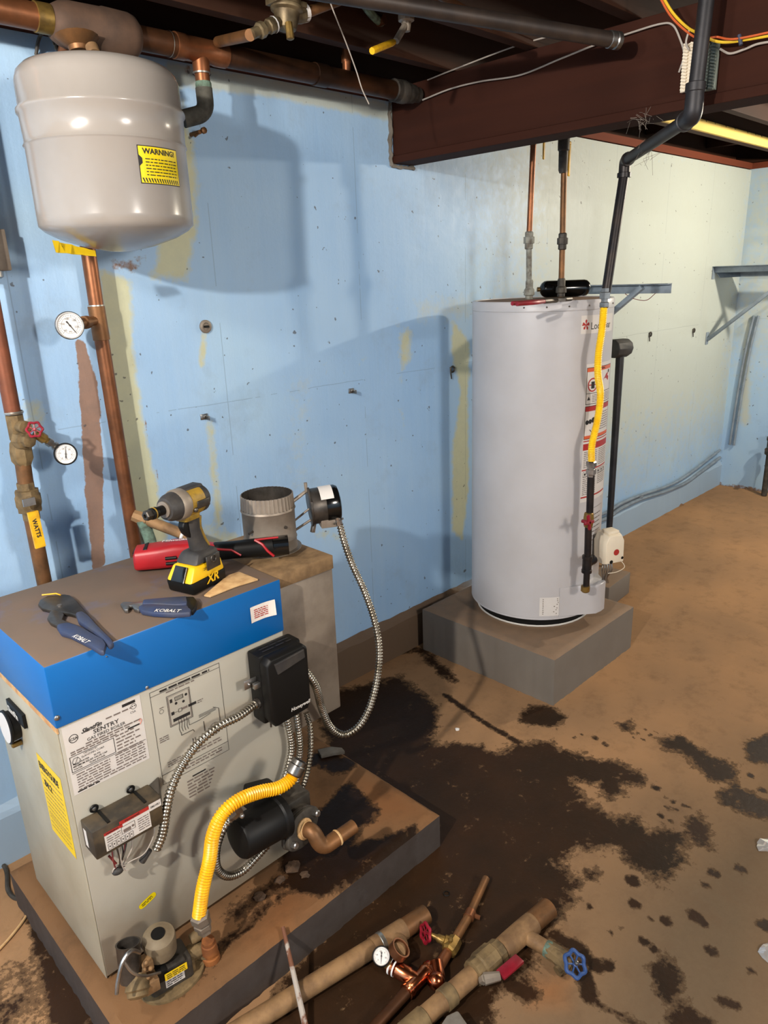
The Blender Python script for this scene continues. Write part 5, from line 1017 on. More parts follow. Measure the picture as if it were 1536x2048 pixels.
# handwheel
def wheel(name, c, n, R, mat, label, parent=None, lobes=6):
    c = Vector(c); n = Vector(n).normalized(); d, u, w = MB.basis(n); mb = MB(); mb.torus(c, n, R, R*.2, 42, 8, R*.1, lobes)
    mb.lathe(c-n*R*.2, n, [(0, R*.22), (R*.35, R*.26), (R*.4, R*.12)], 10)
    for k in range(lobes):
        t = 2*math.pi*(k+.5)/lobes; e = u*math.cos(t)+w*math.sin(t); mb.tube([c+e*R*.15, c+e*R*.95], R*.08, 6)
    if parent: return mb.build(name, mat, parent, label=label)
hc = l_(69, 859, 1.90); hn = (CAM-hc).normalized()+Vector((-.35, 0, .1))
wheel('hand_wheel', hc, hn, .0175, 'red_wheel', 'red lobed hand wheel', r1)
bp = thing('boiler_drain', tuple(l_(100, 885, 1.92)), 'small brass fitting joining the red wheel valve to the black rimmed gauge', 'fitting')
a = l_(80, 872, 1.925); c = l_(116, 896, 1.925); mb = MB(); mb.lathe(a, c-a, [(-.015, .011), (.0, .013), (.015, .013), (.016, .009), (.028, .009)], 8); mb.build('brass_neck', 'brass', bp)
mb = MB(); mb.lathe(a, c-a, [(.022, .0115), (.034, .0115), (.035, .008), (.042, .008), (.043, .0115), (.05, .0115)], 8); mb.build('steel_nut', 'steel', bp)
vw = (CAM-l_(131, 908, 1.915)).normalized()
gauge('pressure_gauge', l_(131, 908, 1.91), vw+Vector((.1, 0, 0)), .029, 'round black rimmed pressure gauge beside the red wheel on the left pipe', 'black', ('0', '10', '20', '30'), 82, down=False)
# horizontal stub by the drill
sb = thing('stub_pipe', tuple(ay(330, 1055, 1.86)), 'dusty horizontal stub pipe above the boiler top behind the impact driver', 'pipe')
a = ay(287, 1038, 1.90); c = ay(392, 1078, 1.80); mb = MB(); mb.cyl(a, c, .0155, seg=16); mb.lathe(a, a-c, [(-.01, .0185), (.012, .019), (.03, .017)], 8); mb.build('tube', 'copper_dusty', sb)
mb = MB(); mb.lathe(a.lerp(c, .72), c-a, [(0, .0165), (.003, .019), (.006, .019), (.009, .0165)], 16, False); mb.build('tape_ring', 'teflon', sb)
mb = MB(); k = ay(300, 1072, 1.9); mb.tube(bend([a+Vector((-.005, 0, 0)), k+Vector((-.006, .0, .012)), k+Vector((.0, 0, -.02)), Vector((k.x, 1.9, .5))], .02), .017, 12); mb.build('green_elbow', 'oxide', sb, label='green corroded elbow')
# ------------------------------------------------------------ wall fittings
def tie(px, py, label, kind):
    p = ay(px, py, WY)
    t = thing('wall_tie', (p.x, WY, p.z), label, 'wall fitting'); mb = MB()
    if kind == 'round':
        mb.lathe(p, (0, -1, 0), [(.0005, .02), (.006, .02), (.008, .017), (.008, .012), (.004, .01)], 24); mb.build('disc', 'galv', t); mb = MB(); mb.box(p+Vector((0, -.009, 0)), (.014, .006, .006)); mb.build('slot', 'black', t)
    elif kind == 'clip':
        mb.bb((p.x-.014, WY-.004, p.z-.006), (p.x+.012, WY-.0005, p.z+.012)); mb.box(p+Vector((.004, -.014, 0)), (.003, .024, .014)); mb.sphere(p+Vector((-.002, -.006, .003)), .003, 6); mb.build('clip', 'steel', t, bevel=.001)
    else:
        mb.torus(p+Vector((0, -.006, .01)), (0, 1, 0), .012, .004, 16, 6); mb.tube(spline([p+Vector((-.012, -.004, .02)), p+Vector((-.012, -.006, 0)), p+Vector((-.01, -.008, -.03))]), .003, 6); mb.build('hook', 'cast', t)
tie(410, 653, 'round grey metal disc on the blue wall right of the expansion tank', 'round')
tie(408, 835, 'small steel wall clip beside the yellow paint drip, left of the other clips', 'clip'); tie(702, 783, 'small steel wall clip in the middle of the blue wall', 'clip')
tie(903, 743, 'small rusty hook just left of the water heater', 'hook'); tie(1299, 672, 'small ring hook on the wall right of the water heater', 'hook'); tie(1386, 664, 'thin curled wire hook on the wall near the corner', 'hook')
p = ay(388, 270, WY); t = thing('wall_spigot', (p.x, WY, p.z), 'tiny brass spigot sticking out of the wall below the dark elbow', 'fitting')
mb = MB(); mb.cyl(p+Vector((-.01, 0, .0)), p+Vector((-.01, -.05, .0)), .006, seg=8); mb.cyl(p+Vector((-.02, -.035, -.01)), p+Vector((.008, -.035, .01)), .004, seg=6); mb.lathe(p+Vector((0, -.05, .004)), (0, -1, 0), [(0, .009), (.008, .009), (.01, .005)], 8); mb.build('body', 'copper_dull', t)
# grey box on the left
p = ay(12, 510, 1.99); t = thing('junction_box', (p.x, WY, p.z), 'grey electrical box with a black top cut by the left edge of the photo', 'electrical box')
q = ay(24, 500, 1.96)
a = ay(26, 546, 1.995); zt = ay(16, 458, 1.995).z
mb = MB(); mb.bb((a.x-.16, 1.995, a.z+.006), (a.x, WY-.001, zt)); mb.build('box', 'galv', t, bevel=.003)
mb = MB(); mb.bb((a.x-.16, 2.0, zt+.0005), (a.x-.012, WY-.001, zt+.035)); mb.build('black_top', 'black', t, bevel=.003)
mb = MB(); mb.lathe((a.x-.04, 2.022, a.z+.006), (0, 0, -1), [(0, .025), (.014, .025), (.018, .018)], 16); mb.build('bottom_bushing', 'steel', t)
# wire loop near the header on the left
t = thing('hanger_wire', tuple(ay(95, 80, 2.0)), 'rusty twisted wire loop above the expansion tank on the left', 'wire')
mb = MB(); mb.tube(spline([ay(72, 110, 2.04), ay(78, 78, 2.02), ay(93, 55, 2.0), ay(107, 66, 2.0), ay(112, 97, 2.02), ay(118, 92, 2.04)]), .0045, 6); mb.tube(spline([ay(75, 92, 2.02), ay(84, 64, 2.01), ay(97, 60, 1.995), ay(108, 90, 2.01)]), .002, 5); mb.build('wire', 'cast', t)
# ------------------------------------------------------------ tools on top of the boiler
TZ = CZ1+.0015
def zt_(px, py, z=TZ): return az(px, py, z)
# impact driver
BCn = Vector((.790, 1.462, TZ)); yaw = math.radians(196); RT = Matrix.Rotation(yaw, 3, 'Z')
def D(x, y, z): return BCn+RT @ Vector((x, y, z))
idr = thing('impact_driver', tuple(BCn), 'black and yellow cordless impact driver standing on its battery on the boiler top', 'power tool')
def rbox(mb, x0, x1, w, z0, z1, tf=0, tr=0, tw=0):
    vs = [D(x, y, z) for z, k in ((z0, 0), (z1, 1)) for x, y in ((x0+tr*k, -w/2+tw*k), (x1-tf*k, -w/2+tw*k), (x1-tf*k, w/2-tw*k), (x0+tr*k, w/2-tw*k))]
    mb.add(vs, [(0, 3, 2, 1), (4, 5, 6, 7), (0, 1, 5, 4), (1, 2, 6, 5), (2, 3, 7, 6), (3, 0, 4, 7)]); return mb
mb = MB(); rbox(mb, -.06, .052, .078, 0, .03, -.004, 0, -.002); mb.build('battery_base', 'black', idr, bevel=.005)
mb = MB(); rbox(mb, -.058, .057, .08, .028, .062, .022, .004, .006); mb.build('battery', 'yellow_tool', idr, bevel=.006, label='bright yellow battery pack')
mb = MB(); mb.prism([D(.0585, -.02, .03), D(.0585, .02, .03), D(.039, .018, .062), D(.039, -.018, .062)], RT @ Vector((.004, 0, .002)), .003); mb.build('battery_latch', 'black_gloss', idr)
Fb = plane(D(.03, .0405, .006), RT @ Vector((-1, 0, 0)), Vector((0, 0, 1))); mb = MB(); mb.text(Fb, 'XR', .022, .008, .03, .0016, bold=.03, shear=.2); mb.mat(1).text(Fb, '20V MAX', .016, .043, .009, .0008, bold=.02); mb.build('lettering', ['yellow_tool', 'ink'], idr)
mb = MB(); rbox(mb, -.056, .03, .072, .062, .088, .02, .006, .008); mb.build('handle_foot', 'rubber', idr, bevel=.008)
mb = MB(); mb.box(D(-.018, .043, .062), (.044, .004, .034), RT); mb.torus(D(-.018, .0455, .07), RT @ Vector((0, 1, 0)), .008, .0022, 14, 6); mb.build('belt_clip', 'steel_dark', idr, bevel=.001)
mb = MB(); P = [D(-.024, 0, .08), D(-.014, 0, .11), D(-.006, 0, .14), D(-.006, 0, .17), D(-.008, 0, .19)]; n0 = len(P)
vs = []; fs = []; sg = 16
for i, p in enumerate(P):
    rx = (.026, .0205, .0195, .021, .026)[i]; ry = (.023, .0175, .0165, .018, .022)[i]
    for k in range(sg): t_ = 2*math.pi*k/sg; vs.append(p+RT @ Vector((rx*math.cos(t_), ry*math.sin(t_), 0)))
for i in range(n0-1):
    for k in range(sg): j = (k+1) % sg; fs.append((i*sg+k, i*sg+j, (i+1)*sg+j, (i+1)*sg+k))
mb.add(vs, fs); mb.build('handle', 'rubber', idr)
mb = MB(); mb.tube(spline([D(-.048, 0, .085), D(-.036, 0, .11), D(-.027, 0, .14), D(-.03, 0, .165)]), .008, 10, None); mb.build('handle_spine', 'mustard', idr, label='dusty yellow strip down the back of the handle')
mb = MB(); mb.prism([D(.008, -.009, .122), D(.022, -.009, .136), (D(.03, -.009, .155)), D(.022, -.009, .172), D(.006, -.009, .17)], RT @ Vector((0, .018, 0)), .001); mb.build('trigger', 'black', idr, bevel=.003)
AX = RT @ Vector((1, 0, .02)); HC = D(-.052, 0, .207)
mb = MB(); mb.lathe(HC, AX, [(0, .012), (.004, .024), (.012, .031), (.03, .0345), (.07, .0345), (.072, .032)], 26); mb.build('motor_housing', 'mustard', idr, label='dusty yellow motor housing')
mb = MB(); mb.lathe(HC-AX*.002, AX, [(0, .014), (.004, .027), (.012, .033), (.026, .0335)], 26); mb.build('rear_cap', 'rubber', idr); 
mb = MB(); mb.box(HC+AX*.04+Vector((0, 0, .03)), (.06, .032, .012), RT); mb.build('top_grip', 'rubber', idr, bevel=.005)
mb = MB(); mb.box(HC+AX*.035+(RT @ Vector((0, .034, -.004))), (.04, .006, .018), RT); mb.sphere(HC+AX*.06+(RT @ Vector((0, .033, -.014))), .006, 10); mb.build('side_vents', 'steel_dark', idr, bevel=.002)
mb = MB(); mb.lathe(HC+AX*.066, AX, [(0, .034), (.004, .0365), (.022, .0365), (.027, .034)], 26); mb.build('gear_ring', 'galv', idr, label='grey metal gear ring')
mb = MB(); mb.lathe(HC+AX*.09, AX, [(0, .034), (.018, .031), (.03, .025), (.032, .016)], 26); mb.build('nose', 'rubber', idr)
mb = MB(); mb.lathe(HC+AX*.118, AX, [(0, .017), (.004, .019), (.007, .019), (.008, .014)], 20); mb.build('nose_ring', 'galv', idr)
mb = MB(); mb.lathe(HC+AX*.124, AX, [(0, .011), (.02, .011), (.022, .013), (.036, .013), (.037, .009)], 16); mb.mat(1).lathe(HC+AX*.152, AX, [(0, .0135), (.003, .0135)], 16); mb.mat(2).lathe(HC+AX*.156, AX, [(0, .0115), (.02, .0115), (.022, .009), (.022, .005), (.01, .004)], 6); mb.build('chuck', ['black', 'mustard', 'steel_dark'], idr)
mb = MB()
for s in (-1, 1): mb.torus(HC+AX*.112+(RT @ Vector((0, .021*s, .01))), AX, .0035, .0012, 10, 5)
mb.build('led_lights', 'guide_yellow', idr)
mb = MB(); mb.box(D(.004, 0, .178), (.05, .04, .026), RT); mb.build('collar', 'mustard', idr, bevel=.008)
# red cordless press tool
a = Vector((.742, 1.672, TZ)); c = zt_(556, 1104); c.z = TZ; c.y -= .022; c.x -= .008; ux = (c-a).normalized(); uy = Vector((-ux.y, ux.x, 0))
rtl = thing('red_power_tool', tuple(a), 'red and black cordless tool lying behind the impact driver', 'power tool')
def Rr(x, y, z): return a+ux*x+uy*y+Vector((0, 0, z))
def shell(mb, secs, sg=20, e=.55):
    vs = []; fs = []
    for x, w, h, y, z in secs:
        for k in range(sg):
            t_ = 2*math.pi*k/sg; cx_, sx_ = math.cos(t_), math.sin(t_)
            vs.append(Rr(x, y+w/2*math.copysign(abs(cx_)**e, cx_), z+h/2*math.copysign(abs(sx_)**e, sx_)))
    n = len(secs)
    for i in range(n-1):
        for k in range(sg): j = (k+1) % sg; fs.append((i*sg+k, i*sg+j, (i+1)*sg+j, (i+1)*sg+k))
    fs += [tuple(range(sg))[::-1], tuple(range((n-1)*sg, n*sg))]; return mb.add(vs, fs)
mb = MB(); shell(mb, [(0, .056, .044, 0, .026), (.006, .07, .056, 0, .03), (.06, .074, .06, 0, .0315), (.1, .072, .064, 0, .0335), (.15, .064, .06, 0, .032), (.18, .048, .046, 0, .03), (.2, .04, .04, 0, .028)]); mb.build('body', 'red_tool', rtl, bevel=0)
mb = MB(); shell(mb, [(.185, .042, .042, 0, .026), (.2, .047, .046, 0, .027), (.24, .046, .044, 0, .0265), (.33, .05, .047, 0, .027), (.345, .048, .046, 0, .027)], 20, .8); mb.build('grip', 'black', rtl)
mb = MB(); shell(mb, [(.346, .05, .046, 0, .0265), (.385, .05, .046, 0, .0265)], 20, .5); mb.build('battery', 'black_gloss', rtl)
mb = MB(); mb.tube([Rr(.2, -.024, .042), Rr(.24, -.0235, .035), Rr(.262, -.0235, .018)], .003, 6); mb.tube([Rr(.3, -.01, .051), Rr(.318, -.022, .042), Rr(.33, -.026, .024), Rr(.345, -.0255, .008)], .0035, 6); mb.tube([Rr(.3, -.01, .0512), Rr(.36, -.005, .0505)], .003, 6); mb.build('red_trim', 'red_tool', rtl)
mb = MB()
for z in (.02, .034): mb.tube([Rr(.078, -.0365, z), Rr(.105, -.0365, z)], .0042, 8)
mb.build('vent_slots', 'black', rtl)
mb = MB(); shell(mb, [(-.001, .045, .008, 0, .046), (.035, .05, .008, 0, .058)]); mb.build('jaw_recess', 'black', rtl)
Ft = plane(Rr(.07, -.006, .0665), ux, uy); mb = MB(); mb.text(Ft, 'Milwaukee', 0, 0, .017, .0015, bold=.02, shear=.2); mb.build('lettering', 'white', rtl)
# pliers
def flat(name, outline, th, mat, parent, z=TZ, bev=.002, label=None, lift=0):
    P = [zt_(*p, z+th) for p in outline]; mb = MB(); mb.prism([Vector((p.x, p.y, z+lift)) for p in P], (0, 0, th)); return mb.build(name, mat, parent, bevel=bev, label=label)
p1 = thing('channel_pliers', tuple(zt_(120, 1220)), 'dark blue handled slip joint pliers open on the left of the boiler top', 'pliers')
flat('upper_jaw', [(76, 1208), (80, 1199), (96, 1191), (116, 1190), (128, 1188), (140, 1190), (150, 1198), (158, 1208), (168, 1220), (176, 1230), (166, 1238), (152, 1230), (138, 1226), (122, 1224), (104, 1220), (84, 1216)], .009, 'steel_dark', p1)
flat('lower_jaw', [(94, 1236), (100, 1222), (108, 1219), (124, 1223), (128, 1228), (124, 1238), (136, 1244), (150, 1248), (146, 1256), (128, 1254), (112, 1250), (100, 1244)], .009, 'steel_dark', p1, label='lower steel jaw')
flat('grip', [(150, 1224), (164, 1220), (178, 1230), (192, 1246), (208, 1262), (222, 1275), (228, 1284), (218, 1290), (204, 1276), (188, 1262), (170, 1250), (156, 1240)], .014, 'navy', p1, bev=.005)
flat('grip', [(112, 1250), (118, 1246), (136, 1243), (152, 1248), (170, 1256), (190, 1268), (206, 1276), (212, 1286), (208, 1301), (198, 1300), (180, 1288), (160, 1278), (140, 1268), (120, 1262)], .014, 'navy', p1, bev=.005)
mb = MB(); mb.cyl(zt_(119, 1212, TZ+.009), zt_(119, 1212, TZ+.009)+Vector((0, 0, .003)), .005); mb.build('pivot', 'steel', p1)
a_ = zt_(147, 1272, TZ+.0145); b_ = zt_(178, 1287, TZ+.0145); G = plane(a_, b_-a_, Vector((0, 0, 1)).cross((b_-a_).normalized())); mb = MB(); mb.text(G, 'KOBALT', 0, -.004, .0165, .0006, bold=.012, sx=.82); mb.build('lettering', 'white', p1)
y1_ = thing('yellow_wire_scrap', tuple(zt_(100, 1190)), 'short bare yellow wire scrap by the jaws of the left pliers', 'wire')
mb = MB(); mb.tube([zt_(84, 1190, TZ+.012), zt_(112, 1187, TZ+.012), zt_(121, 1190, TZ+.011)], .0018, 6); mb.build('wire', 'handle_yellow', y1_)
p2 = thing('linesman_pliers', tuple(zt_(300, 1212)), 'closed blue handled pliers lying at the front edge of the boiler top', 'pliers')
flat('jaws', [(240, 1208), (246, 1203), (262, 1203), (272, 1204), (282, 1202), (288, 1206), (286, 1216), (276, 1219), (268, 1217), (264, 1211), (258, 1211), (256, 1219), (248, 1219)], .009, 'steel', p2)
flat('grip', [(276, 1212), (286, 1207), (310, 1207), (345, 1209), (378, 1210), (386, 1216), (380, 1224), (345, 1226), (305, 1224), (282, 1220)], .013, 'navy', p2, bev=.004)
flat('grip', [(284, 1206), (286, 1198), (305, 1196), (340, 1193), (372, 1191), (384, 1195), (380, 1206), (350, 1208), (310, 1206)], .013, 'navy', p2, bev=.004)
flat('grip_end', [(370, 1192), (388, 1192), (394, 1200), (392, 1212), (384, 1222), (374, 1214)], .014, 'black', p2, bev=.004)
a_ = zt_(309, 1222, TZ+.0135); b_ = zt_(352, 1223, TZ+.0135); G = plane(a_, b_-a_, Vector((0, 0, 1)).cross((b_-a_).normalized())); mb = MB(); mb.text(G, 'KOBALT', 0, -.004, .0195, .0006, bold=.012, sx=.78); mb.build('lettering', 'white', p2)
P = [zt_(*p, TZ+.004) for p in ((408, 1190), (455, 1150), (478, 1143), (516, 1158), (470, 1172), (420, 1192))]
mb = MB(); mb.prism([Vector((p.x, p.y, TZ)) for p in P], (0, 0, .004)); w = mb.build('wood_shim', 'pale_wood', None, bevel=.0008); tag(w, 'thin pale wood scrap beside the impact driver battery', 'wood scrap')
# ------------------------------------------------------------ removed piping lying on the floor
def f_(px, py, z): return az(px, py, z)
fa = thing('scrap_pipe', tuple(f_(700, 1930, .026)), 'long dusty tan copper pipe with an open elbow lying on the wet floor', 'pipe')
a = f_(440, 2084, .026); c = f_(800, 1862, .026); e = f_(852, 1828, .026)
mb = MB(); mb.cyl(a, f_(770, 1880, .026), .0225, seg=20); mb.build('tube', 'copper_dusty', fa)
MB().cyl(f_(798, 1864, .026), e, .024, seg=20).build('end_coupling', 'copper_dull', fa)
mb = MB(); d = (e-a).normalized(); tp = f_(785, 1871, .026); mb.cyl(f_(745, 1897, .026), f_(808, 1857, .026), .0255, seg=20); n_ = Vector((.42, -.42, .8)).normalized(); q = f_(799, 1899, .062); pd = Vector((d.y, -d.x, 0)); mb.tube(bend([tp, tp+pd*.035, q-n_*.012], .02, 6), .0215, 18); mb.build('tee', 'copper_dusty', fa)
mb = MB(); mb.lathe(q-n_*.014, n_, [(0, .0215), (.002, .0245), (.022, .0245), (.022, .021), (.006, .0205)], 28, False); mb.mat(1).lathe(q-n_*.008, n_, [(0, .001), (.0005, .0206)], 24); mb.build('open_elbow_mouth', ['copper', 'copper_dark'], fa, label='open brown elbow mouth pointing up')
mb = MB(); mb.lathe(f_(758, 1889, .026), d, [(0, .024), (.003, .0265), (.012, .0265), (.015, .024)], 20, False); mb.build('solder_ring', 'solder', fa)
# thin rusty pipe leaning on the pad edge
ta = f_(568, 1858, .122); tb = f_(616, 2075, .012); ta.z = .128
lp = thing('leaning_rod', tuple(tb), 'thin rusty rod with worn white paint leaning on the front edge of the boiler pad', 'rod')
ta = ay(566, 1856, 1.162); ta.z = .1335
mb = MB(); P = [ta.lerp(tb, k/10) for k in range(11)]; mb.tube(P, .006, 10, [.0045+.0028*k/10 for k in range(11)])
mb.build('rod', simple('rust_white', (112, 70, 48), .7, .2, (170, 160, 150), 16, 0, (.5, .56)), lp)
# thin copper assembly with red wheel
fb = thing('scrap_pipe', tuple(f_(905, 1885, .02)), 'thin copper pipe with brass valve and red wheel lying on the floor', 'pipe')
a = f_(972, 1757, .016); m1 = f_(938, 1832, .016); m2 = f_(905, 1888, .018); m3 = f_(868, 1950, .016)
MB().cyl(a, m1, .0105, seg=14).build('tube', 'copper_dull', fb); mb = MB(); mb.cyl(m1, m2, .0115, seg=14); mb.build('tube', 'copper_dull', fb)
MB().cyl(m2, m3, .013, seg=14).build('tube', 'copper', fb)
mb = MB(); mb.lathe(f_(943, 1822, .016), m1-a, [(0, .011), (.002, .014), (.024, .0145), (.026, .011)], 14); mb.tube([f_(940, 1828, .016), f_(960, 1836, .012)], .006, 8); mb.build('coupling', 'copper', fb)
mb = MB(); mb.lathe(f_(912, 1878, .018), m2-m1, [(0, .014), (.004, .018), (.02, .02), (.04, .02), (.045, .016)], 8); v1 = f_(868, 1872, .034); mb.lathe(f_(902, 1888, .02), v1-f_(902, 1888, .02), [(0, .016), (.018, .015), (.02, .011), (.035, .01), (.04, .006), (.055, .005)], 10); mb.sphere(f_(901, 1880, .04), .0065, 10); mb.build('valve_body', 'brass', fb)
wc = f_(851, 1866, .032); wheel('hand_wheel', wc, (-.8, .3, .3), .021, 'red_wheel', 'red hand wheel standing on edge', fb)
# bright tee with gauge
fg = thing('tee_assembly', tuple(f_(830, 1958, .02)), 'bright copper tee assembly with fittings lying on the floor', 'pipe fitting')
t0 = f_(835, 1962, .02); t1 = f_(865, 1930, .02); t2 = f_(812, 1985, .02); s1 = f_(783, 1932, .024)
mb = MB(); mb.lathe(t2, t1-t2, [(0, .016), (.001, .0185), (.008, .0165), (.012, .0185), (.02, .016), (.06, .016), (.068, .0185), (.075, .0165), (.08, .0185), (.09, .016)], 18); mb.lathe(t0, s1-t0, [(0, .0165), (.02, .0165), (.024, .019), (.055, .019), (.058, .0165), (.062, .0165), (.066, .019), (.078, .019), (.08, .015)], 18); mb.build('tee', 'copper_bright', fg, label='bright shiny copper tee')
mb = MB(); mb.lathe(s1, s1-t0, [(-.002, .0196), (.003, .0196)], 18, False); mb.build('solder_ring', 'teflon', fg); mb = MB(); mb.lathe(s1+(t0-s1)*.18, s1-t0, [(0, .0198), (.004, .0198)], 18, False); mb.build('solder_ring', 'teflon', fg)
mb = MB(); e = f_(878, 1962, .022); mb.tube(bend([f_(862, 1940, .022), e, f_(872, 1925, .03)], .02), .0165, 14); mb.sphere(f_(872, 1962, .024), .021, 14); mb.build('elbow', 'copper_bright', fg)
mb = MB(); mb.cyl(t2, f_(735, 2070, .018), .0135, seg=14); mb.build('dark_tube', 'copper_dark', fg)
gc = f_(763, 1913, .052); gauge('pressure_gauge', gc, (CAM-gc).normalized()+Vector((0, .1, .1)), .0225, 'small black rimmed dial gauge on the scrap copper tee on the floor', 'black', ('0', '50', '100'), -92, down=True)
mb = MB(); mb.lathe(s1, gc-s1, [(0, .012), (.01, .014), (.02, .014), (.022, .009), ((gc-s1).length*.8, .009)], 8); mb.build('gauge_stem', 'brass', fg)
# thick pipe with ball valve, branch and blue wheel
fh = thing('scrap_pipe', tuple(f_(975, 1950, .03)), 'thick dusty pipe with ball valve, side branch and blue wheel on the floor', 'pipe')
a = f_(1098, 1816, .028); c = f_(760, 2112, .028); d = (c-a).normalized()
MB().cyl(a, f_(1052, 1856, .028), .026, seg=20).build('end_coupling', 'copper_dull', fh); mb = MB(); mb.cyl(f_(1060, 1849, .028), f_(985, 1915, .028), .0235, seg=20); mb.build('tube', 'copper_dusty', fh); mb = MB(); mb.cyl(f_(945, 1950, .028), c, .0225, seg=20); mb.build('tube', 'copper_dusty', fh)
tc = f_(1042, 1866, .028)
mb = MB(); mb.lathe(tc-d*.045, d, [(0, .024), (.001, .0275), (.04, .028), (.09, .0275), (.12, .0265), (.121, .024)], 20); k = f_(1095, 1898, .026); mb.cyl(tc, k, .0185, seg=16); mb.build('tee', 'copper_dusty', fh)
mb = MB(); k2 = f_(1140, 1925, .026); mb.lathe(k, k2-k, [(0, .019), (.004, .021), (.03, .021), (.034, .019), (.06, .02)], 8); mb.lathe(f_(1105, 1905, .028), f_(1150, 1940, .03)-f_(1105, 1905, .028), [(0, .017), (.02, .02), (.05, .02), (.055, .012)], 8); mb.lathe(f_(1120, 1938, .02), (1, -.2, .1), [(-.01, .012), (.03, .014), (.035, .008)], 10); mb.build('drain_valve', 'brass_dusty', fh)
mb = MB(); mb.lathe(f_(1092, 1896, .026), k2-k, [(0, .0195), (.008, .0205), (.016, .0195)], 14, False); mb.build('green_ring', 'oxide', fh)
wc = f_(1150, 1928, .04); wheel('hand_wheel', wc, (-.1, -.6, .75), .026, 'blue_wheel', 'blue lobed hand wheel', fh)
MB().sphere(wc+Vector((0, -.004, .006)), .006, 10).build('wheel_nut', 'steel', fh)
vb = f_(965, 1932, .03)
mb = MB(); mb.lathe(f_(1000, 1900, .03), d, [(0, .025), (.002, .03), (.022, .03), (.026, .034), (.07, .034), (.074, .03), (.095, .03), (.097, .025)], 10); mb.build('ball_valve_body', 'brass_dusty', fh); mb = MB(); mb.lathe(f_(905, 1985, .028), d, [(0, .0235), (.003, .026), (.03, .026), (.032, .0235)], 18); mb.build('coupling', 'brass_dusty', fh); mb = MB(); mb.lathe(f_(850, 2035, .028), d, [(0, .0235), (.003, .027), (.06, .027), (.062, .0235)], 18); mb.build('coupling', 'brass_dusty', fh)
h0 = f_(968, 1958, .04); h1 = f_(1000, 1952, .042); h2 = f_(1040, 1916, .045)
mb = MB(); mb.tube([h0, h1], .012, 8, [.014, .01]); mb.lathe(h0, (0, -.5, .8), [(-.01, .011), (.008, .011)], 6); mb.build('lever_base', 'galv', fh); mb = MB(); mb.box((h1+h2)/2, ((h2-h1).length, .028, .01), Matrix.Rotation(math.atan2((h2-h1).y, (h2-h1).x), 3, 'Z')); mb.build('red_lever', 'red_wheel', fh, bevel=.003, label='red lever handle')
# broken slab at the bottom edge
P = [az(*p, .05) for p in ((868, 2110), (872, 2062), (893, 2030), (916, 2019), (936, 2048), (948, 2110))]
mb = MB(); mb.prism([Vector((p.x, p.y, .001)) for p in P], (0, 0, .05)); o = mb.build('concrete_chunk', 'concrete', None, bevel=.006); tag(o, 'broken grey concrete chunk under the thick scrap pipe at the bottom edge', 'concrete')
o['label'] = 'broken grey concrete chunk at the bottom edge below the thick scrap pipe'
# small scraps
P = [az(*p, PZ+.012) for p in ((635, 1500), (662, 1494), (684, 1496), (690, 1503), (668, 1506), (642, 1512))]
mb = MB(); mb.prism([Vector((p.x, p.y, PZ+.001)) for p in P], (0, 0, .014)); o = mb.build('metal_scrap', 'concrete', None, bevel=.003); tag(o, 'flat grey scrap lying on the back of the boiler pad', 'scrap')
def chip(px, py, s, z, label, mat='white', name='plastic_scrap', seed=1):
    rr = random.Random(seed); bm = bmesh.new(); bmesh.ops.create_icosphere(bm, subdivisions=2, radius=s)
    for v in bm.verts: v.co = Vector((v.co.x*rr.uniform(.6, 1.3), v.co.y*rr.uniform(.6, 1.3), abs(v.co.z)*rr.uniform(.2, .5)))
    me = bpy.data.meshes.new(name); bm.to_mesh(me); bm.free(); me.materials.append(M[mat]); o = bpy.data.objects.new(name, me); COL.objects.link(o); p = az(px, py, z); o.location = (p.x, p.y, z+.0008); tag(o, label, 'scrap'); return o
chip(872, 1689, .009, 0, 'tiny white scrap on the floor at the corner of the boiler pad', 'teflon', seed=2)
chip(1250, 1474, .0, 0, '') if False else None
chip(914, 1459, .009, 0, 'small pale scrap on the dark floor left of the heater pad', 'teflon', seed=3)
M['foil'] = plain('clear_wrap', (210, 205, 200), .12, .6)
o = chip(1532, 1692, .03, 0, 'crumpled shiny wrapper on the floor at the right edge, upper one', 'foil', 'crumpled_wrapper', 5); o = chip(1540, 1905, .028, 0, 'crumpled shiny wrapper on the floor at the right edge, lower one', 'foil', 'crumpled_wrapper', 6)
p = az(893, 1787, .0015); wr_ = MB().torus(p, (0, 0, 1), .008, .0014, 20, 5).build('rubber_washer', 'black', None); tag(wr_, 'tiny black ring lying on the wet floor', 'washer')
# debris heap in front of the boiler base
for i, (px, py, s) in enumerate(((585, 1735, .022), (560, 1760, .014), (520, 1795, .016), (610, 1750, .012))): chip(px, py, s, PZ, ('largest brown crumb of debris under the pump', 'second debris crumb left of the pump crumb', 'debris crumb nearest the yellow connector', 'small debris crumb right of the largest one')[i], 'crumb', 'debris_crumb', 20+i)
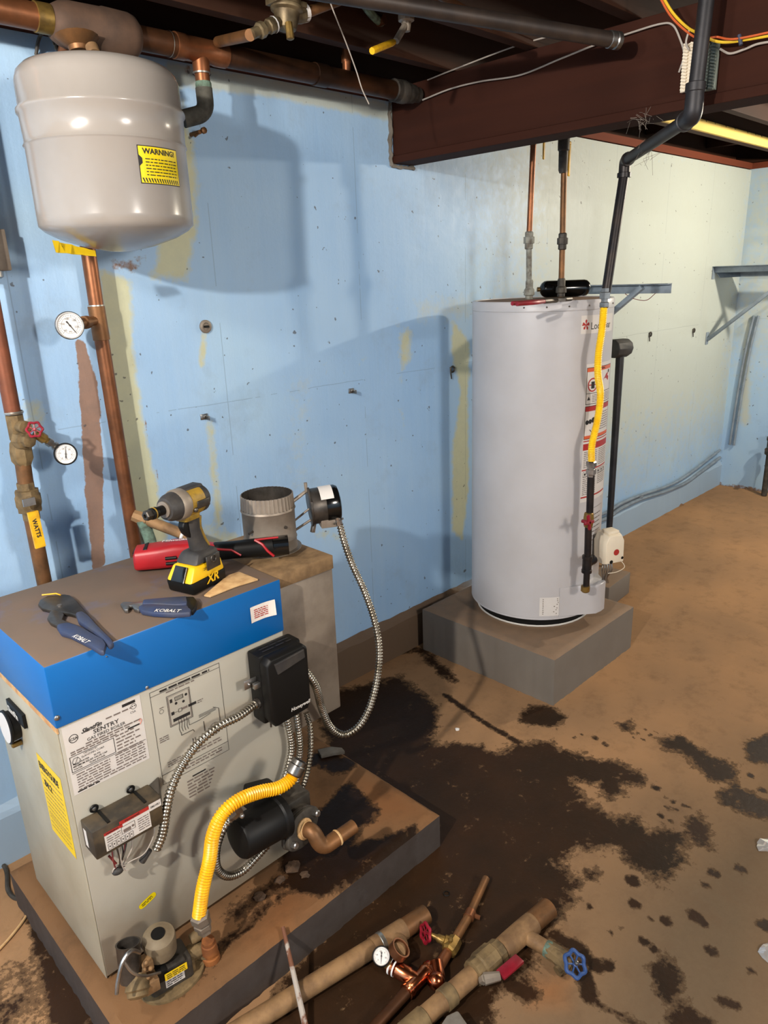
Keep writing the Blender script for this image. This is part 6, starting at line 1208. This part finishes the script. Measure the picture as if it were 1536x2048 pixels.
# cords at the left
t = thing('extension_cord', tuple(az(50, 1830, .005)), 'thin cream cord crossing the floor at the lower left corner', 'cord')
mb = MB(); mb.tube(spline([az(-40, 1935, .006), az(0, 1897, .006), az(40, 1850, .006), az(68, 1806, .006), az(90, 1776, .008)]), .0035, 8); mb.build('cord', 'pale_wood', t)
t = thing('black_cable', tuple(az(20, 1780, .005)), 'dark cable looping on the floor left of the boiler', 'cord')
mb = MB(); mb.tube(spline([az(-30, 1700, .006), az(10, 1735, .006), az(16, 1780, .006), (az(35, 1797, .006)), az(60, 1780, .006), az(86, 1757, .006)]), .006, 8); mb.build('cable', 'cast', t)
t = thing('black_cable', tuple(az(20, 1690, .005)), 'dark cable behind the left side of the boiler near the wall foot', 'cord')
mb = MB(); mb.tube(spline([az(-20, 1720, .008), az(20, 1712, .008), az(50, 1703, .008), az(70, 1690, .008)]), .008, 8); mb.build('cable', 'cast', t)
# ------------------------------------------------------------ under the joists
prv = thing('pressure_reducing_valve', tuple(az(573, 30, 2.19)), 'brass bell shaped pressure reducing valve under the joists at the top', 'valve')
c = ay(573, 30, 1.62)
def u_(px, py, y=1.62): return ay(px, py, y)
M['brass_dim'] = simple('dim_brass', (128, 112, 84), .5, .6, (86, 72, 52), 25, .1)
mb = MB(); mb.lathe(u_(574, -6), u_(573, 60)-u_(574, -6), [(0, .034), (.02, .036), (.022, .04), (.03, .04), (.034, .032), (.055, .028), (.07, .024), (.075, .01)], 20); mb.box(u_(573, 8), (.09, .05, .012)); mb.build('bell', 'brass_dim', prv, bevel=.001)
mb = MB(); mb.lathe(u_(577, 45, 1.58), (0, -.1, -1), [(0, .009), (.035, .0095), (.037, .006)], 8); mb.build('adjusting_screw', 'brass', prv)
mb = MB(); mb.lathe(u_(545, 50), u_(500, 70)-u_(545, 50), [(-.02, .014), (0, .017), (.014, .017), (.016, .013), (.03, .013), (.032, .018), (.046, .018), (.048, .012), (.07, .012)], 8); mb.lathe(u_(600, 30), u_(660, 10)-u_(600, 30), [(-.02, .016), (0, .02), (.02, .02)], 10); mb.build('unions', 'brass_dim', prv)
mb = MB(); mb.lathe(u_(548, 49), u_(500, 70)-u_(548, 49), [(0, .0185), (.004, .0185)], 12, False); mb.lathe(u_(604, 27), u_(660, 10)-u_(604, 27), [(0, .021), (.012, .0215)], 14, False); mb.build('thread_tape', 'teflon', prv)
mb = MB(); mb.cyl(u_(500, 70), u_(436, 84, 1.865), .013); mb.build('tube', 'copper_dull', prv); mb = MB(); mb.cyl(u_(615, 24), u_(720, -16, 1.60), .013); mb.build('tube', 'copper_dull', prv)
cp = thing('copper_branch', tuple(u_(697, 90, 1.85)), 'short copper elbow pipe rising from the header to the dark joists', 'pipe')
HT0 = Vector((1.66, HY_, HZ_+.02)); e1 = ay(694, 68, 1.88); e2 = ay(735, 52, 1.80); HT0.x = ay(695, 130, 1.9).x
mb = MB(); mb.tube(bend([HT0, Vector((HT0.x-.002, 1.9, e1.z-.01)), e2, e2+(e2-e1)*.8], .03, 8), .013, 14); mb.build('elbow_pipe', 'copper', cp); mb = MB(); mb.lathe(HT0+Vector((0, 0, .03)), (0, 0, 1), [(0, .0155), (.02, .0155)], 14); mb.lathe(e2, e2-e1, [(-.015, .0155), (.012, .0155)], 14); mb.build('sleeve', 'copper', cp)
mb = MB(); mb.tube(spline([e2+(e2-e1)*.6, ay(760, 45, 1.76), ay(740, 25, 1.72), ay(715, -10, 1.70)]), .011, 10); mb.build('green_hose', 'oxide', cp)
yv = thing('shutoff_valve', tuple(ay(800, 40, 1.5)), 'grey valve with a yellow lever hanging under the dark joists', 'valve')
c = ay(812, 20, 1.55); mb = MB(); mb.lathe(c+Vector((0, 0, .05)), (0, 0, -1), [(0, .03), (.02, .032), (.03, .022), (.04, .018), (.06, .018), (.062, .022), (.075, .022), (.078, .014), (.1, .01)], 10); mb.cyl(ay(812, 48, 1.55), ay(792, 82, 1.54), .009, seg=8); mb.build('body', 'galv', yv)
a = ay(788, 84, 1.54); c = ay(744, 102, 1.52); mb = MB(); mb.tube([a, a.lerp(c, .1), c], .008, 8, [.007, .0085, .0085]); mb.build('yellow_lever', 'handle_yellow', yv)
# big dark drain pipe ending at the beam
E_ = ax(1238, 82, 1.99); S_ = az(560, -30, 2.20)
dpipe = thing('dark_pipe', tuple(E_), 'thick dark pipe under the joists ending in a shiny coupling against the beam', 'pipe')
Dd = (E_-S_).normalized(); mb = MB(); mb.cyl(S_, E_-Dd*.03, .0185, seg=20); mb.build('tube', simple('dark_brown_pipe', (44, 36, 32), .5, .3, (62, 50, 42), 12), dpipe)
mb = MB(); mb.lathe(E_-Dd*.035, Dd, [(0, .017), (.002, .021), (.016, .021), (.018, .017), (.022, .0215), (.034, .0215), (.036, .013)], 12); mb.build('end_coupling', 'steel', dpipe)
# second thinner pipe beside it
mb = MB(); a = az(860, -20, 2.22); c = az(985, 52, 2.21); mb.cyl(a, c, .0095); o = mb.build('thin_tube', 'copper_dark', None); tag(o, 'thin brown tube beside the thick dark pipe at the top', 'pipe')
# cables stapled on the beam
bxs = 2.088
def b_(px, py, x=bxs): return ax(px, py, x)
def cable(name, pts, r, mat, label):
    o = MB().tube(spline(pts), r, 7).build(name, mat, None); return tag(o, label, 'cable')
def wirep(name, pts, r, mat): return MB().tube(spline(pts), r, 7).build(name, mat, THB)
cable('white_cable', [b_(845, 200), b_(900, 178), b_(960, 163), (b_(1040, 150)), b_(1120, 118), b_(1195, 88), b_(1260, 66), b_(1320, 48), b_(1345, 50), b_(1360, 78), b_(1368, 110), b_(1358, 145)], .0025, 'wire_white', 'thin pale cable running along the dark beam to the cream ribbed strip')
cable('white_cable', [b_(1165, 56, 2.09), b_(1100, 72, 2.09), (b_(1020, 96, 2.09)), b_(900, 142, 2.09), b_(855, 160, 2.09)], .0022, 'wire_white', 'thin dusty cable along the top edge of the beam')
cable('white_cable', [b_(1378, 60, 2.07), b_(1372, 85, 2.07), (b_(1378, 100, 2.07))], .0025, 'wire_white', 'short pale wire above the cream ribbed strip')
cable('white_cable', [b_(1440, 98), b_(1460, 107), b_(1490, 98), b_(1515, 88), b_(1550, 82)], .0028, 'wire_white', 'loose pale cable drooping right of the black gas pipe')
THB = thing('thermostat_cable', (2.05, .8, 2.15), 'yellow and orange twisted cable bundle curving behind the gas pipe at the top right', 'cable')
wirep('yellow_wire', [ax(1318, -20, 2.0), ax(1345, 25, 2.0), ax(1375, 55, 2.0), ax(1400, 68, 2.02), ax(1430, 82, 2.05), ax(1460, 84, 2.06), ax(1500, 78, 2.06), ax(1560, 68, 2.06)], .0034, 'wire_yellow')
wirep('orange_wire', [ax(1312, -20, 1.995), ax(1340, 30, 1.995), ax(1372, 62, 1.995), ax(1400, 78, 2.015), ax(1432, 74, 2.055), ax(1470, 78, 2.05), ax(1560, 60, 2.05)], .0026, 'wire_orange')
wirep('cable_tie', [b_(1478, 70, 2.052), b_(1482, 90, 2.05)], .0045, 'navy')
# ribbed strips
def strip(px0, px1, pa, mat, label, x=2.09):
    a = ax(px0, pa, x); t = thing('ribbed_strip', (x, a.y, a.z), label, 'strip'); z1 = a.z; z0 = ax(px0, pa+95, x).z; y0 = ax(px1, pa, x).y; y1 = a.y
    mb = MB(); mb.bb((x-.008, y0, z0), (x+.003, y1, z1)); mb.build('backing', mat, t, bevel=.001); mb = MB(); n = 15
    for k in range(n):
        z = z0+(z1-z0)*(k+.5)/n
        for s in (.25, .75): yc = y0+(y1-y0)*s; mb.box((x-.011, yc, z), (.009, (y1-y0)*.36, (z1-z0)/n*.5), Matrix.Rotation(.35, 3, 'X'))
    mb.build('ribs', mat, t); mb = MB(); mb.torus((x-.01, (y0+y1)/2, z1-.008), (1, 0, 0), .006, .002, 12, 5); mb.torus((x-.01, (y0+y1)/2, z0+.008), (1, 0, 0), .006, .002, 12, 5); mb.build('end_rings', mat, t)
strip(1370, 1398, 90, 'cream_plastic', 'cream ribbed plastic strip on the beam just left of the black pipe'); strip(1413, 1440, 88, simple('grey_green', (120, 128, 118), .6), 'grey-green ribbed plastic strip on the beam just right of the black pipe')
# string hanging from the joists
o = MB().tube(spline([ay(655, -10, 1.55), ay(668, 25, 1.56), ay(690, 80, 1.58), ay(712, 140, 1.6), ay(724, 178, 1.6), ay(738, 208, 1.6)]), .0016, 5).build('hanging_string', 'wire_white', None); tag(o, 'thin pale string hanging down from the joists', 'string')
t = thing('pipe_strap', tuple(ax(850, 200, 2.085)), 'small dull wire and clip below the right end of the header pipe', 'strap')
mb = MB(); mb.tube(spline([ay(770, 180, 1.98), ay(795, 196, 1.98), ay(838, 198, 1.97)]), .002, 5); mb.sphere(ay(840, 207, 1.96), .006, 8); mb.tube([ay(842, 210, 1.96), ay(880, 206, 1.94), ay(905, 199, 1.93)], .004, 6); mb.build('wire', 'wire_red', t)
# cobwebs
for i, (c, lab) in enumerate(((ax(1290, 240, 2.1), 'wispy grey cobweb on the bottom edge of the beam'), (E1.lerp(E2, .62)+Vector((0, 0, -.025)), 'wispy grey cobweb under the sloping gas pipe'))):
    mb = MB()
    for k in range(26): a = c+Vector([random.gauss(0, .012) for _ in range(3)]); mb.tube([a, a+Vector([random.gauss(0, .016) for _ in range(3)])], .0005, 3)
    o = mb.build('cobweb', 'cobweb', None); tag(o, lab, 'cobweb'); o['kind'] = 'stuff'
# ------------------------------------------------------------ right side: tubing along the curb, corner conduit, floor spigot
t = thing('wall_tubing', (4.4, 2.02, .2), 'pair of painted thin tubes running along the foot of the wall to the corner', 'tube')
def w_(px, py, y=2.025): return ay(px, py, y)
mb = MB(); mb.tube(spline([w_(1100, 1062), w_(1205, 1040), w_(1240, 1018), w_(1282, 998), w_(1330, 983), w_(1370, 966), w_(1400, 945), w_(1440, 915)]), .011, 8); mb.build('tube', 'bracket_blue', t); mb = MB(); mb.tube(spline([w_(1100, 1054), w_(1205, 1028), w_(1240, 1008), w_(1282, 990), w_(1335, 972), w_(1375, 950), w_(1440, 900)]), .009, 8); mb.build('tube', 'bracket_blue', t)
mb = MB(); q = w_(1282, 994); mb.sphere(q, .02, 10, (1.4, .5, .9)); mb.build('coupling', 'bracket_blue', t)
t = thing('corner_conduit', (XR, 1.99, .6), 'pale painted conduit running down the far wall beside the corner', 'conduit')
mb = MB()
for dy in (0, -.03): mb.tube(spline([(XR-.015, 1.92+dy, 1.25), (XR-.015, 1.95+dy, 1.0), (XR-.015, 1.97+dy, .7), (XR-.015, 1.985+dy, .32)]), .009, 8)
mb.build('tubes', 'bracket_blue', t)
p = ax(1535, 900, XR-.15); t = thing('floor_spigot', (XR-.1, p.y, 0), 'dull upright pipe with a valve rising from the floor at the right edge', 'pipe')
mb = MB(); mb.cyl((XR-.1, p.y, .005), (XR-.1, p.y, .42), .02, seg=12); mb.lathe((XR-.1, p.y, .3), (0, 0, 1), [(0, .02), (.01, .034), (.04, .034), (.05, .024), (.1, .024), (.11, .03), (.13, .03), (.14, .02)], 8); mb.build('pipe', 'cast', t)
mb = MB(); mb.tube([(XR-.1, p.y, .36), (XR-.2, p.y-.01, .36)], .014, 8); mb.build('valve_arm', 'steel_dark', t)
for i, (px, py, s) in enumerate(((1480, 968, .07), (1510, 975, .09), (1424, 966, .03), (1358, 1010, .03), (1275, 1050, .025))): chip(px, py, s, 0, ('brown rubble lump at the foot of the far wall, left one', 'brown rubble lump at the foot of the far wall, right one', 'small dark lump in the room corner', 'small dark lump at the wall foot between corner and heater', 'small dark lump at the wall foot nearest the heater')[i], 'dust', 'rubble', 40+i)

# ------------------------------------------------------------ small parts under the part they sit on; groups for repeats
SUB = {'water_heater': {'rivets': 'jacket', 'name_sticker': 'jacket', 'instruction_sticker': 'jacket', 'lighting_diagram': 'jacket', 'torn_label': 'jacket', 'pan_rim': 'base_ring'},
 'boiler': {'cap_screws': 'blue_cap', 'curled_label': 'blue_cap', 'rusty_lip': 'side_panel', 'rating_plate': 'front_panel', 'wiring_diagram': 'front_panel', 'warning_print': 'front_panel', 'yellow_oval_sticker': 'front_panel', 'energy_sticker': 'side_panel', 'badge_plate': 'side_panel', 'badge_lettering': 'side_panel', 'hood_lid': 'draft_hood_box', 'gauge_face': 'gauge_case', 'gauge_stem': 'gauge_case', 'damper_rod': 'flue_collar'},
 'expansion_tank': {'warning_sticker': 'shell', 'top_nipple': 'shell'}, 'relay_box': {'lettering': 'cover', 'sloped_window': 'cover', 'conduit_connectors': 'base'}, 'ignition_module': {'label_sticker': 'housing', 'end_sticker': 'housing', 'screws': 'mounting_lugs'},
 'impact_driver': {'battery_latch': 'battery', 'lettering': 'battery', 'trigger': 'handle', 'handle_spine': 'handle', 'nose_ring': 'nose', 'led_lights': 'nose', 'side_vents': 'motor_housing', 'top_grip': 'motor_housing'},
 'red_power_tool': {'lettering': 'body', 'vent_slots': 'body', 'jaw_recess': 'body', 'red_trim': 'grip'}, 'damper_motor': {'label_sticker': 'motor_cover', 'lug': 'mounting_plate'}, 'supply_riser': {'yellow_lever': 'ball_valve_body', 'hand_wheel': 'brass_cross'}}
for o in list(COL.objects):
    base = o.name.split('.')[0]
    if o.parent is None and base in SUB:
        kids = {k.name.split('.')[0]: k for k in o.children}
        for c, q in SUB[base].items():
            if c in kids and q in kids: kids[c].parent = kids[q]
GR = {'armoured_conduit': 'silver flexible conduits around the boiler', 'wall_tie': 'small metal fittings on the blue wall', 'scrap_pipe': 'removed pipes lying on the floor', 'rubble': 'rubble lumps along the wall foot', 'debris_crumb': 'debris crumbs on the boiler pad', 'shelf_bracket': 'shelf brackets on the blue wall', 'gas_connector': 'yellow gas connectors', 'pressure_gauge': 'black rimmed pressure gauges', 'ribbed_strip': 'ribbed strips on the beam', 'white_cable': 'pale cables along the beam', 'black_cable': 'dark cables left of the boiler', 'crumpled_wrapper': 'crumpled wrappers at the right edge', 'cobweb': 'cobwebs by the beam', 'plastic_scrap': 'tiny pale scraps on the floor', 'gas_valve': 'gas control valves'}
for o in COL.objects:
    if o.parent is None and o.name.split('.')[0] in GR and 'category' in o: o['group'] = GR[o.name.split('.')[0]]
